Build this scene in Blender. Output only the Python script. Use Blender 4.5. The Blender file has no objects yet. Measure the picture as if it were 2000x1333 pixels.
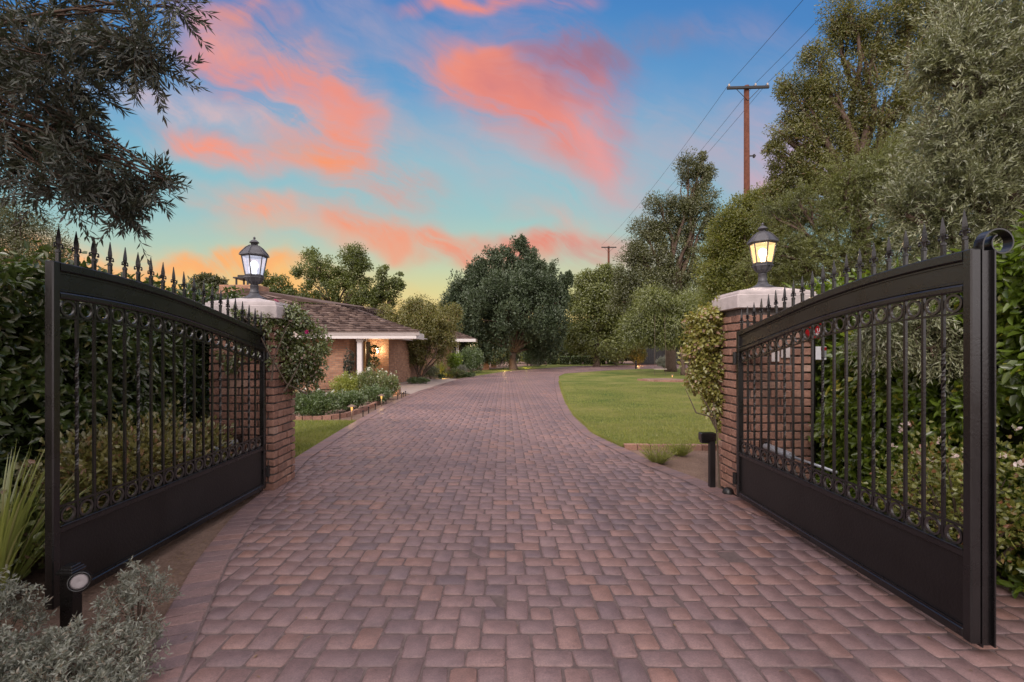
import bpy, math, random
import numpy as np
from mathutils import Vector, Matrix

rnd = random.Random(7)
R = np.random.default_rng(11)
scene = bpy.context.scene
COL = scene.collection
PI = math.pi
CAM_H = 1.52
FPX = 920.0
CX, CY = 988.0, 686.0

def P(px, py, Z):
    """direction measured on the photograph, put at its real depth Z"""
    return np.array([(px - CX) / FPX * Z, Z, CAM_H + (CY - py) / FPX * Z])

# ------------------------------------------------------------------ materials
def srgb(c):
    return tuple((v / 12.92 if v <= 0.04045 else ((v + 0.055) / 1.055) ** 2.4) for v in [x / 255.0 for x in c])

def new_mat(name):
    m = bpy.data.materials.new(name)
    m.use_nodes = True
    nt = m.node_tree
    nt.nodes.clear()
    return m, nt

def N(nt, typ, **kw):
    n = nt.nodes.new(typ)
    for k, v in kw.items():
        if k == 'inp':
            for kk, vv in v.items():
                n.inputs[kk].default_value = vv
        else:
            setattr(n, k, v)
    return n

def L(nt, a, b):
    nt.links.new(a, b)

def ramp(nt, fac, stops):
    r = N(nt, 'ShaderNodeValToRGB')
    els = r.color_ramp.elements
    while len(els) < len(stops):
        els.new(0.5)
    for e, (p, c) in zip(els, stops):
        e.position = p
        e.color = (*c, 1) if len(c) == 3 else c
    if fac is not None:
        L(nt, fac, r.inputs[0])
    return r

def noise(nt, scale, detail=4, rough=0.55, vec=None, dist=0.0):
    n = N(nt, 'ShaderNodeTexNoise')
    n.inputs['Scale'].default_value = scale
    n.inputs['Detail'].default_value = detail
    n.inputs['Roughness'].default_value = rough
    n.inputs['Distortion'].default_value = dist
    if vec is not None:
        L(nt, vec, n.inputs['Vector'])
    return n

def mixc(nt, fac, a, b, mode='MIX'):
    m = N(nt, 'ShaderNodeMix', data_type='RGBA', blend_type=mode)
    for s, v in ((0, fac), (6, a), (7, b)):
        if hasattr(v, 'links') or hasattr(v, 'is_linked'):
            L(nt, v, m.inputs[s])
        elif s == 0:
            m.inputs[0].default_value = v
        else:
            m.inputs[s].default_value = (*v, 1)
    return m.outputs[2]

def finish(nt, shader):
    o = N(nt, 'ShaderNodeOutputMaterial')
    L(nt, shader, o.inputs['Surface'])
    return o

def geo_pos(nt):
    return N(nt, 'ShaderNodeNewGeometry').outputs['Position']

def m_plain(name, col, rough=0.6, metal=0.0, var=0.12, scale=9.0, bump=0.15, bscale=60, spec=0.5):
    m, nt = new_mat(name)
    b = N(nt, 'ShaderNodeBsdfPrincipled', inp={'Roughness': rough, 'Metallic': metal})
    b.inputs['Specular IOR Level'].default_value = spec
    g = geo_pos(nt)
    n = noise(nt, scale, 5, 0.6, g)
    c = ramp(nt, n.outputs[0], [(0.25, tuple(x * (1 - var) for x in col)), (0.75, tuple(min(1, x * (1 + var)) for x in col))])
    L(nt, c.outputs[0], b.inputs['Base Color'])
    rr = N(nt, 'ShaderNodeMapRange', inp={3: max(0.05, rough - 0.12), 4: min(1, rough + 0.12)})
    L(nt, n.outputs[0], rr.inputs[0]); L(nt, rr.outputs[0], b.inputs['Roughness'])
    if bump:
        n2 = noise(nt, bscale, 4, 0.6, g)
        bp = N(nt, 'ShaderNodeBump', inp={'Strength': bump, 'Distance': 0.01})
        L(nt, n2.outputs[0], bp.inputs['Height']); L(nt, bp.outputs[0], b.inputs['Normal'])
    finish(nt, b.outputs[0])
    return m

LEAFK = 1.18
def m_leaf(name, dark, light, accent=None, accent_p=0.06, trans=0.25, gloss=0.08, big=1.2, rough=0.45, lowdark=None):
    """dark/light: linear colours; colour per leaf, plus light and dark clumps"""
    m, nt = new_mat(name)
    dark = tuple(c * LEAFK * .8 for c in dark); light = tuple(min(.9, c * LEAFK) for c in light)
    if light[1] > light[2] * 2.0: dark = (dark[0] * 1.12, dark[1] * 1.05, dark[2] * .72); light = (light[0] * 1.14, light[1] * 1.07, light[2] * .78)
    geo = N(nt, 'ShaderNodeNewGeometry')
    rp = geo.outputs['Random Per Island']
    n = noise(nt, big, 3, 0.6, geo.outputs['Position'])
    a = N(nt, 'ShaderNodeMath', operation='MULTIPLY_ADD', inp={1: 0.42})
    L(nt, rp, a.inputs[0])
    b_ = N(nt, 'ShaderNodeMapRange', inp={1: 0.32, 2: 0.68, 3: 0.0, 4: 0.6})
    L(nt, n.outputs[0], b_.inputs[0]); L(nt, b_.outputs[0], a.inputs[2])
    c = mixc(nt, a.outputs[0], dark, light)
    if accent:
        w = N(nt, 'ShaderNodeMath', operation='MULTIPLY', inp={1: 7.31}); L(nt, rp, w.inputs[0])
        f = N(nt, 'ShaderNodeMath', operation='FRACT'); L(nt, w.outputs[0], f.inputs[0])
        g = N(nt, 'ShaderNodeMath', operation='LESS_THAN', inp={1: accent_p}); L(nt, f.outputs[0], g.inputs[0])
        c = mixc(nt, g.outputs[0], c, accent)
    # paler underside of the leaf
    bf = N(nt, 'ShaderNodeMath', operation='MULTIPLY', inp={1: 0.35}); L(nt, geo.outputs['Backfacing'], bf.inputs[0])
    c = mixc(nt, bf.outputs[0], c, tuple(min(1, x * 1.2 + 0.01) for x in light))
    d = N(nt, 'ShaderNodeBsdfDiffuse'); L(nt, c, d.inputs[0])
    t = N(nt, 'ShaderNodeBsdfTranslucent'); L(nt, mixc(nt, 0.5, c, (light[0] * 1.6, light[1] * 1.7, light[2] * .6)), t.inputs[0])
    gl = N(nt, 'ShaderNodeBsdfGlossy', inp={'Roughness': rough}); gl.inputs[0].default_value = (.9, .9, .9, 1)
    s1 = N(nt, 'ShaderNodeMixShader', inp={0: trans}); L(nt, d.outputs[0], s1.inputs[1]); L(nt, t.outputs[0], s1.inputs[2])
    s2 = N(nt, 'ShaderNodeMixShader', inp={0: gloss}); L(nt, s1.outputs[0], s2.inputs[1]); L(nt, gl.outputs[0], s2.inputs[2])
    finish(nt, s2.outputs[0])
    return m

def m_paver():
    m, nt = new_mat('tumbled_pavers')
    geo = N(nt, 'ShaderNodeNewGeometry')
    rp = geo.outputs['Random Per Island']
    c = ramp(nt, rp, [(0.0, (.175, .125, .134)), (0.2, (.222, .151, .152)), (0.42, (.250, .162, .155)), (0.66, (.215, .148, .152)),
                      (0.86, (.265, .165, .150)), (0.97, (.285, .166, .140)), (1.0, (.235, .168, .172))])
    n1 = noise(nt, 14, 5, .65, geo.outputs['Position'])
    n2 = noise(nt, 0.35, 3, .6, geo.outputs['Position'])
    n3 = noise(nt, 110, 3, .75, geo.outputs['Position'])
    c1 = mixc(nt, 0.55, c.outputs[0], ramp(nt, n1.outputs[0], [(0.3, (.5, .5, .5)), (0.7, (1.0, .97, .95))]).outputs[0], 'MULTIPLY')
    c2 = mixc(nt, 0.8, c1, ramp(nt, n2.outputs[0], [(0.38, (.78, .78, .82)), (0.5, (1.05, 1.03, 1.03)), (0.62, (1.25, 1.19, 1.16))]).outputs[0], 'MULTIPLY')
    n5 = noise(nt, 1.6, 5, .7, geo.outputs['Position'])
    c2 = mixc(nt, 0.7, c2, ramp(nt, n5.outputs[0], [(0.34, (.68, .68, .72)), (0.46, (1, 1, 1)), (0.7, (1.1, 1.06, 1.04))]).outputs[0], 'MULTIPLY')
    c3 = mixc(nt, 0.65, c2, ramp(nt, n3.outputs[0], [(0.3, (.55, .55, .55)), (0.62, (1.15, 1.12, 1.1)), (0.75, (1.7, 1.65, 1.6))]).outputs[0], 'MULTIPLY')
    b = N(nt, 'ShaderNodeBsdfPrincipled', inp={'Roughness': .46})
    b.inputs['Specular IOR Level'].default_value = .5
    L(nt, c3, b.inputs['Base Color'])
    bp = N(nt, 'ShaderNodeBump', inp={'Strength': .5, 'Distance': .006})
    ad = N(nt, 'ShaderNodeMath', operation='ADD'); L(nt, n3.outputs[0], ad.inputs[0]); L(nt, n1.outputs[0], ad.inputs[1])
    L(nt, ad.outputs[0], bp.inputs['Height']); L(nt, bp.outputs[0], b.inputs['Normal'])
    finish(nt, b.outputs[0])
    return m

def m_brick_island():
    m, nt = new_mat('tumbled_brick')
    geo = N(nt, 'ShaderNodeNewGeometry')
    rp = geo.outputs['Random Per Island']
    c = ramp(nt, rp, [(0, (.24, .135, .105)), (.35, (.33, .185, .140)), (.7, (.39, .225, .17)), (.9, (.28, .15, .115)), (1, (.44, .29, .23))])
    n1 = noise(nt, 26, 6, .7, geo.outputs['Position'])
    n2 = noise(nt, 120, 4, .7, geo.outputs['Position'])
    c1 = mixc(nt, .75, c.outputs[0], ramp(nt, n1.outputs[0], [(.3, (.55, .55, .56)), (.7, (1.15, 1.12, 1.1))]).outputs[0], 'MULTIPLY')
    # pale mortar smears
    n3 = noise(nt, 9, 5, .7, geo.outputs['Position'])
    sm = N(nt, 'ShaderNodeMapRange', inp={1: .56, 2: .75, 3: 0, 4: .4}); L(nt, n3.outputs[0], sm.inputs[0])
    c2 = mixc(nt, sm.outputs[0], c1, (.32, .25, .22))
    b = N(nt, 'ShaderNodeBsdfPrincipled', inp={'Roughness': .85}); b.inputs['Specular IOR Level'].default_value = .2
    L(nt, c2, b.inputs['Base Color'])
    bp = N(nt, 'ShaderNodeBump', inp={'Strength': .8, 'Distance': .008})
    ad = N(nt, 'ShaderNodeMath', operation='ADD'); L(nt, n1.outputs[0], ad.inputs[0]); L(nt, n2.outputs[0], ad.inputs[1])
    L(nt, ad.outputs[0], bp.inputs['Height']); L(nt, bp.outputs[0], b.inputs['Normal'])
    finish(nt, b.outputs[0])
    return m

def m_brick_wall(name='house_brick', c1=(.43, .24, .15), c2=(.30, .155, .10), mortar=(.26, .2, .16)):
    m, nt = new_mat(name)
    g = geo_pos(nt)
    s = N(nt, 'ShaderNodeSeparateXYZ'); L(nt, g, s.inputs[0])
    a = N(nt, 'ShaderNodeMath', operation='ADD'); L(nt, s.outputs[0], a.inputs[0]); L(nt, s.outputs[1], a.inputs[1])
    cb = N(nt, 'ShaderNodeCombineXYZ'); L(nt, a.outputs[0], cb.inputs[0]); L(nt, s.outputs[2], cb.inputs[1])
    br = N(nt, 'ShaderNodeTexBrick', inp={'Scale': 1.0, 'Mortar Size': .008, 'Brick Width': .23, 'Row Height': .085, 'Bias': 0.0})
    br.inputs['Color1'].default_value = (*c1, 1); br.inputs['Color2'].default_value = (*c2, 1); br.inputs['Mortar'].default_value = (*mortar, 1)
    L(nt, cb.outputs[0], br.inputs['Vector'])
    n1 = noise(nt, 5, 5, .7, g)
    c = mixc(nt, .6, br.outputs['Color'], ramp(nt, n1.outputs[0], [(.3, (.6, .6, .6)), (.7, (1.15, 1.1, 1.1))]).outputs[0], 'MULTIPLY')
    b = N(nt, 'ShaderNodeBsdfPrincipled', inp={'Roughness': .85}); b.inputs['Specular IOR Level'].default_value = .2
    L(nt, c, b.inputs['Base Color'])
    bp = N(nt, 'ShaderNodeBump', inp={'Strength': .6, 'Distance': .01}); bp.invert = True
    L(nt, br.outputs['Fac'], bp.inputs['Height']); L(nt, bp.outputs[0], b.inputs['Normal'])
    finish(nt, b.outputs[0])
    return m

def m_soil():
    m, nt = new_mat('dry_soil')
    g = geo_pos(nt)
    n1 = noise(nt, 1.3, 5, .6, g); n2 = noise(nt, 45, 6, .75, g); n3 = noise(nt, 9, 5, .7, g)
    c = ramp(nt, n1.outputs[0], [(.3, (.20, .135, .105)), (.55, (.28, .195, .155)), (.75, (.34, .25, .20))])
    c2 = mixc(nt, .7, c.outputs[0], ramp(nt, n2.outputs[0], [(.3, (.5, .48, .46)), (.7, (1.25, 1.22, 1.2))]).outputs[0], 'MULTIPLY')
    b = N(nt, 'ShaderNodeBsdfPrincipled', inp={'Roughness': .95}); b.inputs['Specular IOR Level'].default_value = .1
    L(nt, c2, b.inputs['Base Color'])
    bp = N(nt, 'ShaderNodeBump', inp={'Strength': .9, 'Distance': .03})
    ad = N(nt, 'ShaderNodeMath', operation='ADD'); L(nt, n2.outputs[0], ad.inputs[0]); L(nt, n3.outputs[0], ad.inputs[1])
    L(nt, ad.outputs[0], bp.inputs['Height']); L(nt, bp.outputs[0], b.inputs['Normal'])
    finish(nt, b.outputs[0])
    return m

def m_lawn():
    m, nt = new_mat('lawn_turf')
    g = geo_pos(nt)
    n1 = noise(nt, .45, 5, .65, g); n2 = noise(nt, 60, 4, .8, g); n3 = noise(nt, 5, 5, .75, g)
    c = ramp(nt, n1.outputs[0], [(.32, (.085, .140, .030)), (.5, (.180, .205, .055)), (.68, (.30, .27, .105))])
    c1 = mixc(nt, .6, c.outputs[0], ramp(nt, n3.outputs[0], [(.3, (.6, .65, .55)), (.7, (1.3, 1.22, 1.15))]).outputs[0], 'MULTIPLY')
    c2 = mixc(nt, .8, c1, ramp(nt, n2.outputs[0], [(.3, (.45, .45, .45)), (.7, (1.35, 1.35, 1.3))]).outputs[0], 'MULTIPLY')
    b = N(nt, 'ShaderNodeBsdfPrincipled', inp={'Roughness': .9}); b.inputs['Specular IOR Level'].default_value = .15
    L(nt, c2, b.inputs['Base Color'])
    bp = N(nt, 'ShaderNodeBump', inp={'Strength': 1, 'Distance': .04})
    L(nt, n2.outputs[0], bp.inputs['Height']); L(nt, bp.outputs[0], b.inputs['Normal'])
    finish(nt, b.outputs[0])
    return m

def m_emit(name, col, s, back=None):
    m, nt = new_mat(name)
    e = N(nt, 'ShaderNodeEmission', inp={'Strength': s}); e.inputs[0].default_value = (*col, 1)
    finish(nt, e.outputs[0])
    return m

def m_pane(name, col, s):
    """lantern pane: seeded glass, half clear, glowing from the bulb behind it"""
    m, nt = new_mat(name)
    g = N(nt, 'ShaderNodeTexCoord').outputs['Object']
    n = noise(nt, 60, 3, .6, g)
    e = N(nt, 'ShaderNodeEmission'); e.inputs[0].default_value = (*col, 1)
    mr = N(nt, 'ShaderNodeMapRange', inp={1: .3, 2: .7, 3: s * .7, 4: s * 1.2}); L(nt, n.outputs[0], mr.inputs[0]); L(nt, mr.outputs[0], e.inputs[1])
    t = N(nt, 'ShaderNodeBsdfTransparent')
    ms = N(nt, 'ShaderNodeMixShader', inp={0: .5}); L(nt, t.outputs[0], ms.inputs[1]); L(nt, e.outputs[0], ms.inputs[2])
    gl = N(nt, 'ShaderNodeBsdfGlossy', inp={'Roughness': .08})
    m2 = N(nt, 'ShaderNodeMixShader', inp={0: .12}); L(nt, ms.outputs[0], m2.inputs[1]); L(nt, gl.outputs[0], m2.inputs[2])
    finish(nt, m2.outputs[0])
    return m

M = {}
M['paver'] = m_paver()
M['sand'] = m_plain('joint_sand', (.145, .108, .104), .95, var=.3, scale=25, bump=.6, bscale=150, spec=.1)
M['soil'] = m_soil()
M['lawn'] = m_lawn()
M['brick'] = m_brick_island()
M['mortar'] = m_plain('mortar', (.13, .115, .11), .95, var=.2, scale=30, bump=.5, bscale=150, spec=.1)
M['wallbrick'] = m_brick_wall()
M['iron'] = m_plain('black_painted_iron', (.0060, .0054, .006), .28, 0.0, var=.5, scale=5, bump=.10, bscale=60, spec=.7)
M['iron_dull'] = m_plain('dull_black_iron', (.0065, .0055, .006), .40, 0.0, var=.6, scale=4, bump=.2, bscale=60, spec=.5)
M['bronze'] = m_plain('aged_bronze', (.085, .085, .095), .5, .3, var=.3, scale=20, bump=.2, bscale=80)
M['cap'] = m_plain('painted_concrete', (.46, .41, .41), .7, var=.22, scale=7, bump=.25, bscale=50, spec=.25)
M['white'] = m_plain('white_paint', (.62, .58, .57), .5, var=.06, scale=3, bump=.05)
M['steel'] = m_plain('galvanised_tube', (.38, .40, .44), .35, .5, var=.12, scale=12, bump=.05)
M['shingle'] = None
M['pole'] = m_plain('creosote_pole', (.115, .045, .030), .9, var=.35, scale=6, bump=.5, bscale=20, spec=.15)
M['bark'] = m_plain('bark', (.105, .075, .058), .95, var=.4, scale=14, bump=1.0, bscale=35, spec=.1)
M['twig'] = m_plain('twig', (.11, .085, .065), .9, var=.3, scale=20, bump=.3, spec=.15)
M['inner'] = m_plain('hedge_core_shade', (.018, .020, .010), 1.0, var=.4, scale=10, bump=.8, bscale=25, spec=.0)  # near-black core colour, shade of the hedge depths put into it
M['concrete'] = m_plain('light_paving', (.33, .27, .245), .85, var=.12, scale=2, bump=.3, bscale=70, spec=.2)
M['dark'] = m_plain('dark_glass', (.012, .012, .014), .15, var=.2, bump=0, spec=.6)
M['copper'] = m_plain('weathered_copper', (.20, .14, .10), .5, .5, var=.2, bump=.1)
M['stone'] = m_plain('cast_stone', (.42, .36, .31), .8, var=.15, bump=.3)
M['terracotta'] = m_plain('terracotta', (.30, .13, .08), .8, var=.15, bump=.2)
M['red'] = m_plain('red_sign_paint', (.25, .008, .012), .4, var=.08, bump=0)
M['signwhite'] = m_plain('sign_white', (.62, .63, .68), .5, var=.05, bump=0)
M['door'] = m_plain('dark_door', (.018, .016, .016), .4, var=.2, bump=.1)
M['amberjamb'] = m_plain('stained_wood', (.40, .22, .07), .6, var=.2, bump=.1)
def m_shingle():
    m, nt = new_mat('wood_shake')
    geo = N(nt, 'ShaderNodeNewGeometry')
    c = ramp(nt, geo.outputs['Random Per Island'], [(0, (.07, .050, .045)), (.4, (.14, .10, .088)), (.75, (.20, .145, .125)), (1, (.26, .195, .165))])
    n1 = noise(nt, 3, 5, .7, geo.outputs['Position'])
    c1 = mixc(nt, .6, c.outputs[0], ramp(nt, n1.outputs[0], [(.3, (.55, .5, .5)), (.7, (1.2, 1.2, 1.2))]).outputs[0], 'MULTIPLY')
    b = N(nt, 'ShaderNodeBsdfPrincipled', inp={'Roughness': .9}); b.inputs['Specular IOR Level'].default_value = .15
    L(nt, c1, b.inputs['Base Color'])
    finish(nt, b.outputs[0])
    return m
M['shingle'] = m_shingle()
# foliage
M['olive'] = m_leaf('olive_leaf', (.052, .070, .024), (.26, .28, .150), trans=.15, gloss=.10, big=1.6)
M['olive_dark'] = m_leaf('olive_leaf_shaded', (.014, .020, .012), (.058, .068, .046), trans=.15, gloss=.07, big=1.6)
M['olive_mid'] = m_leaf('olive_leaf_mid', (.028, .044, .009), (.150, .18, .055), trans=.2, gloss=.07, big=.9)
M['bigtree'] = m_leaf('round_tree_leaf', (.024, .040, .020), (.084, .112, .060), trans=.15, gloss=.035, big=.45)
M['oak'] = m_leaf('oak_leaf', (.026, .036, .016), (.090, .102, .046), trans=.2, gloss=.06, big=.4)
M['lime_leaf'] = m_leaf('lime_leaf', (.034, .048, .010), (.165, .185, .048), accent=(.2, .16, .05), accent_p=.05, trans=.3, gloss=.04, big=1.0)
M['oak_leafy'] = m_leaf('leafy_green', (.030, .045, .014), (.11, .14, .045), trans=.3, gloss=.04, big=.5)
M['oak_warm'] = m_leaf('warm_tree_leaf', (.036, .046, .013), (.125, .135, .040), accent=(.15, .09, .03), accent_p=.05, trans=.25, gloss=.05, big=.7)
M['mesquite'] = m_leaf('fine_tree_leaf', (.050, .058, .020), (.165, .165, .060), accent=(.20, .12, .05), accent_p=.05, trans=.25, gloss=.05, big=.8)
M['hedge'] = m_leaf('hedge_leaf', (.012, .022, .007), (.068, .112, .032), accent=(.15, .15, .04), accent_p=.07, trans=.2, gloss=.08, big=1.5, rough=.35)
M['citrus'] = m_leaf('bright_hedge_leaf', (.020, .044, .007), (.145, .225, .034), accent=(.34, .32, .04), accent_p=.05, trans=.3, gloss=.06, big=1.6, rough=.35)
M['vine'] = m_leaf('vine_leaf', (.036, .058, .018), (.14, .18, .065), accent=(.22, .13, .09), accent_p=.1, trans=.25, gloss=.1, big=3)
M['vine_gold'] = m_leaf('golden_vine_leaf', (.060, .075, .016), (.26, .26, .080), accent=(.30, .17, .10), accent_p=.14, trans=.3, gloss=.08, big=3)
M['brownleaf'] = m_leaf('browning_leaf', (.075, .070, .028), (.19, .19, .085), accent=(.26, .13, .075), accent_p=.16, trans=.25, gloss=.08, big=4)
M['roseleaf'] = m_leaf('rose_leaf', (.060, .080, .018), (.22, .25, .070), accent=(.30, .12, .06), accent_p=.13, trans=.3, gloss=.08, big=3)
M['shrub'] = m_leaf('shrub_leaf', (.026, .050, .016), (.085, .135, .048), trans=.2, gloss=.1, big=2)
M['shrub_yellow'] = m_leaf('yellow_shrub_leaf', (.06, .085, .018), (.24, .28, .065), trans=.3, gloss=.06, big=2)
M['silver'] = m_leaf('silver_leaf', (.09, .10, .08), (.25, .26, .22), accent=(.20, .16, .12), accent_p=.15, trans=.15, gloss=.04, big=3)
M['strap'] = m_leaf('strap_leaf', (.09, .125, .030), (.27, .32, .10), accent=(.30, .24, .14), accent_p=.12, trans=.25, gloss=.12, big=3)
M['grass'] = m_leaf('grass_blade', (.080, .120, .026), (.23, .25, .080), accent=(.24, .2, .1), accent_p=.1, trans=.3, gloss=.04, big=1)
M['petal_pink'] = m_leaf('pale_pink_petal', (.60, .42, .42), (.78, .66, .66), trans=.3, gloss=.02)
M['petal_white'] = m_leaf('white_petal', (.55, .52, .50), (.78, .76, .74), trans=.3, gloss=.02)
M['petal_magenta'] = m_leaf('magenta_petal', (.31, .010, .11), (.43, .03, .18), trans=.3, gloss=.02)
M['deadleaf'] = m_leaf('fallen_leaf', (.10, .065, .04), (.28, .19, .10), trans=.1, gloss=.03)

# ------------------------------------------------------------------ objects helpers
def tag(o, label=None, cat=None, group=None, kind=None):
    if label: o['label'] = label
    if cat: o['category'] = cat
    if group: o['group'] = group
    if kind: o['kind'] = kind
    return o

def empty(name, loc=(0, 0, 0), rz=0.0, label=None, cat=None, group=None):
    o = bpy.data.objects.new(name, None)
    o.empty_display_size = .1
    COL.objects.link(o)
    o.location = [float(v) for v in loc]; o.rotation_euler = (0, 0, rz)
    return tag(o, label, cat, group)

class MB:
    def __init__(s):
        s.v = []; s.f = []
    def add(s, vs, fs):
        k = len(s.v)
        s.v.extend([tuple(float(c) for c in p) for p in vs]); s.f.extend([tuple(i + k for i in f) for f in fs])
    def box(s, x0, x1, y0, y1, z0, z1):
        s.add([(x0, y0, z0), (x1, y0, z0), (x1, y1, z0), (x0, y1, z0), (x0, y0, z1), (x1, y0, z1), (x1, y1, z1), (x0, y1, z1)],
              [(0, 3, 2, 1), (4, 5, 6, 7), (0, 1, 5, 4), (1, 2, 6, 5), (2, 3, 7, 6), (3, 0, 4, 7)])
    def cbox(s, x0, x1, y0, y1, z0, z1, c=.005, jit=0.0):
        """chamfered box"""
        lo = (x0, y0, z0); hi = (x1, y1, z1)
        vs = []; idx = {}
        j = {}
        for cx in (0, 1):
            for cy in (0, 1):
                for cz in (0, 1):
                    j[(cx, cy, cz)] = [rnd.uniform(-jit, jit) for _ in range(3)]
                    base = [(lo[i], hi[i])[(cx, cy, cz)[i]] + j[(cx, cy, cz)][i] for i in range(3)]
                    sg = [1 if (cx, cy, cz)[i] == 0 else -1 for i in range(3)]
                    for a in range(3):   # vertex lying on face normal to axis a
                        p = [base[i] + (0 if i == a else sg[i] * c) for i in range(3)]
                        idx[(cx, cy, cz, a)] = len(vs); vs.append(tuple(p))
        fs = []
        order = [(0, 0), (1, 0), (1, 1), (0, 1)]
        def key(a, s_, u, w):
            k = [0, 0, 0]; k[a] = s_; k[(a + 1) % 3] = u; k[(a + 2) % 3] = w
            return tuple(k)
        for a in range(3):
            for s_ in (0, 1):
                q = [idx[(*key(a, s_, u, w), a)] for u, w in order]
                fs.append(tuple(q if s_ else q[::-1]))
        for a in range(3):      # edges along axis a
            b, c2 = (a + 1) % 3, (a + 2) % 3
            for u in (0, 1):
                for w in (0, 1):
                    k0 = key(a, 0, u, w); k1 = key(a, 1, u, w)
                    q = [idx[(*k0, b)], idx[(*k1, b)], idx[(*k1, c2)], idx[(*k0, c2)]]
                    fs.append(tuple(q if (u != w) else q[::-1]))
        for cx in (0, 1):
            for cy in (0, 1):
                for cz in (0, 1):
                    q = [idx[(cx, cy, cz, a)] for a in range(3)]
                    fs.append(tuple(q if (cx + cy + cz) % 2 else q[::-1]))
        s.add(vs, fs)
    def tube(s, pts, rad, seg=6, cap=True):
        pts = [Vector([float(c) for c in p]) for p in pts]
        n = len(pts)
        rads = rad if isinstance(rad, (list, tuple)) else [rad] * n
        vs = []; fs = []
        up = Vector((0, 0, 1))
        prev = None
        for i in range(n):
            t = (pts[min(i + 1, n - 1)] - pts[max(i - 1, 0)])
            if t.length < 1e-9: t = Vector((0, 0, 1))
            t.normalize()
            if prev is None:
                a = t.cross(up)
                if a.length < 1e-3: a = Vector((1, 0, 0))
                a.normalize()
            else:
                a = prev - t * prev.dot(t)
                if a.length < 1e-6: a = t.orthogonal()
                a.normalize()
            prev = a
            b = t.cross(a)
            for k in range(seg):
                an = 2 * PI * k / seg
                vs.append(pts[i] + (a * math.cos(an) + b * math.sin(an)) * rads[i])
        for i in range(n - 1):
            for k in range(seg):
                k2 = (k + 1) % seg
                fs.append((i * seg + k, i * seg + k2, (i + 1) * seg + k2, (i + 1) * seg + k))
        if cap:
            fs.append(tuple(range(seg))[::-1]); fs.append(tuple((n - 1) * seg + k for k in range(seg)))
        s.add(vs, fs)
    def lathe(s, prof, seg=16, cx=0, cy=0, z0=0, rot=0.0, cap=True):
        vs = []; fs = []
        for r, z in prof:
            for k in range(seg):
                an = 2 * PI * k / seg + rot
                vs.append((cx + r * math.cos(an), cy + r * math.sin(an), z0 + z))
        n = len(prof)
        for i in range(n - 1):
            for k in range(seg):
                k2 = (k + 1) % seg
                fs.append((i * seg + k, i * seg + k2, (i + 1) * seg + k2, (i + 1) * seg + k))
        if cap:
            fs.append(tuple(range(seg))[::-1]); fs.append(tuple((n - 1) * seg + k for k in range(seg)))
        s.add(vs, fs)
    def sweep(s, path, prof, closed_path=False):
        """path: list of (x,z); prof: list of (y, dz) closed outline swept along the path in the xz plane"""
        n = len(path); m = len(prof)
        vs = []; fs = []
        for (x, z) in path:
            for (y, dz) in prof:
                vs.append((x, y, z + dz))
        for i in range(n - 1):
            for k in range(m):
                k2 = (k + 1) % m
                fs.append((i * m + k, i * m + k2, (i + 1) * m + k2, (i + 1) * m + k))
        fs.append(tuple(range(m))[::-1]); fs.append(tuple((n - 1) * m + k for k in range(m)))
        s.add(vs, fs)
    def build(s, name, mat, parent=None, smooth=False, loc=None):
        me = bpy.data.meshes.new(name)
        me.from_pydata(s.v, [], s.f)
        me.materials.append(mat)
        if smooth:
            me.polygons.foreach_set('use_smooth', [True] * len(me.polygons))
        me.update()
        o = bpy.data.objects.new(name, me)
        COL.objects.link(o)
        if parent is not None: o.parent = parent
        if loc is not None: o.location = [float(c) for c in loc]
        return o

def np_mesh(name, verts, loops, starts, mat, parent=None, smooth=False):
    me = bpy.data.meshes.new(name)
    me.vertices.add(len(verts)); me.vertices.foreach_set('co', np.ascontiguousarray(verts, dtype=np.float32).ravel())
    me.loops.add(len(loops)); me.loops.foreach_set('vertex_index', np.ascontiguousarray(loops, dtype=np.int32).ravel())
    me.polygons.add(len(starts)); me.polygons.foreach_set('loop_start', np.ascontiguousarray(starts, dtype=np.int32).ravel())
    me.update(calc_edges=True)
    me.materials.append(mat)
    o = bpy.data.objects.new(name, me)
    COL.objects.link(o)
    if parent is not None: o.parent = parent
    return o

def unit(a):
    return a / np.maximum(np.linalg.norm(a, axis=-1, keepdims=True), 1e-9)

def rdir(n):
    return unit(R.normal(size=(n, 3)))

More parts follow.
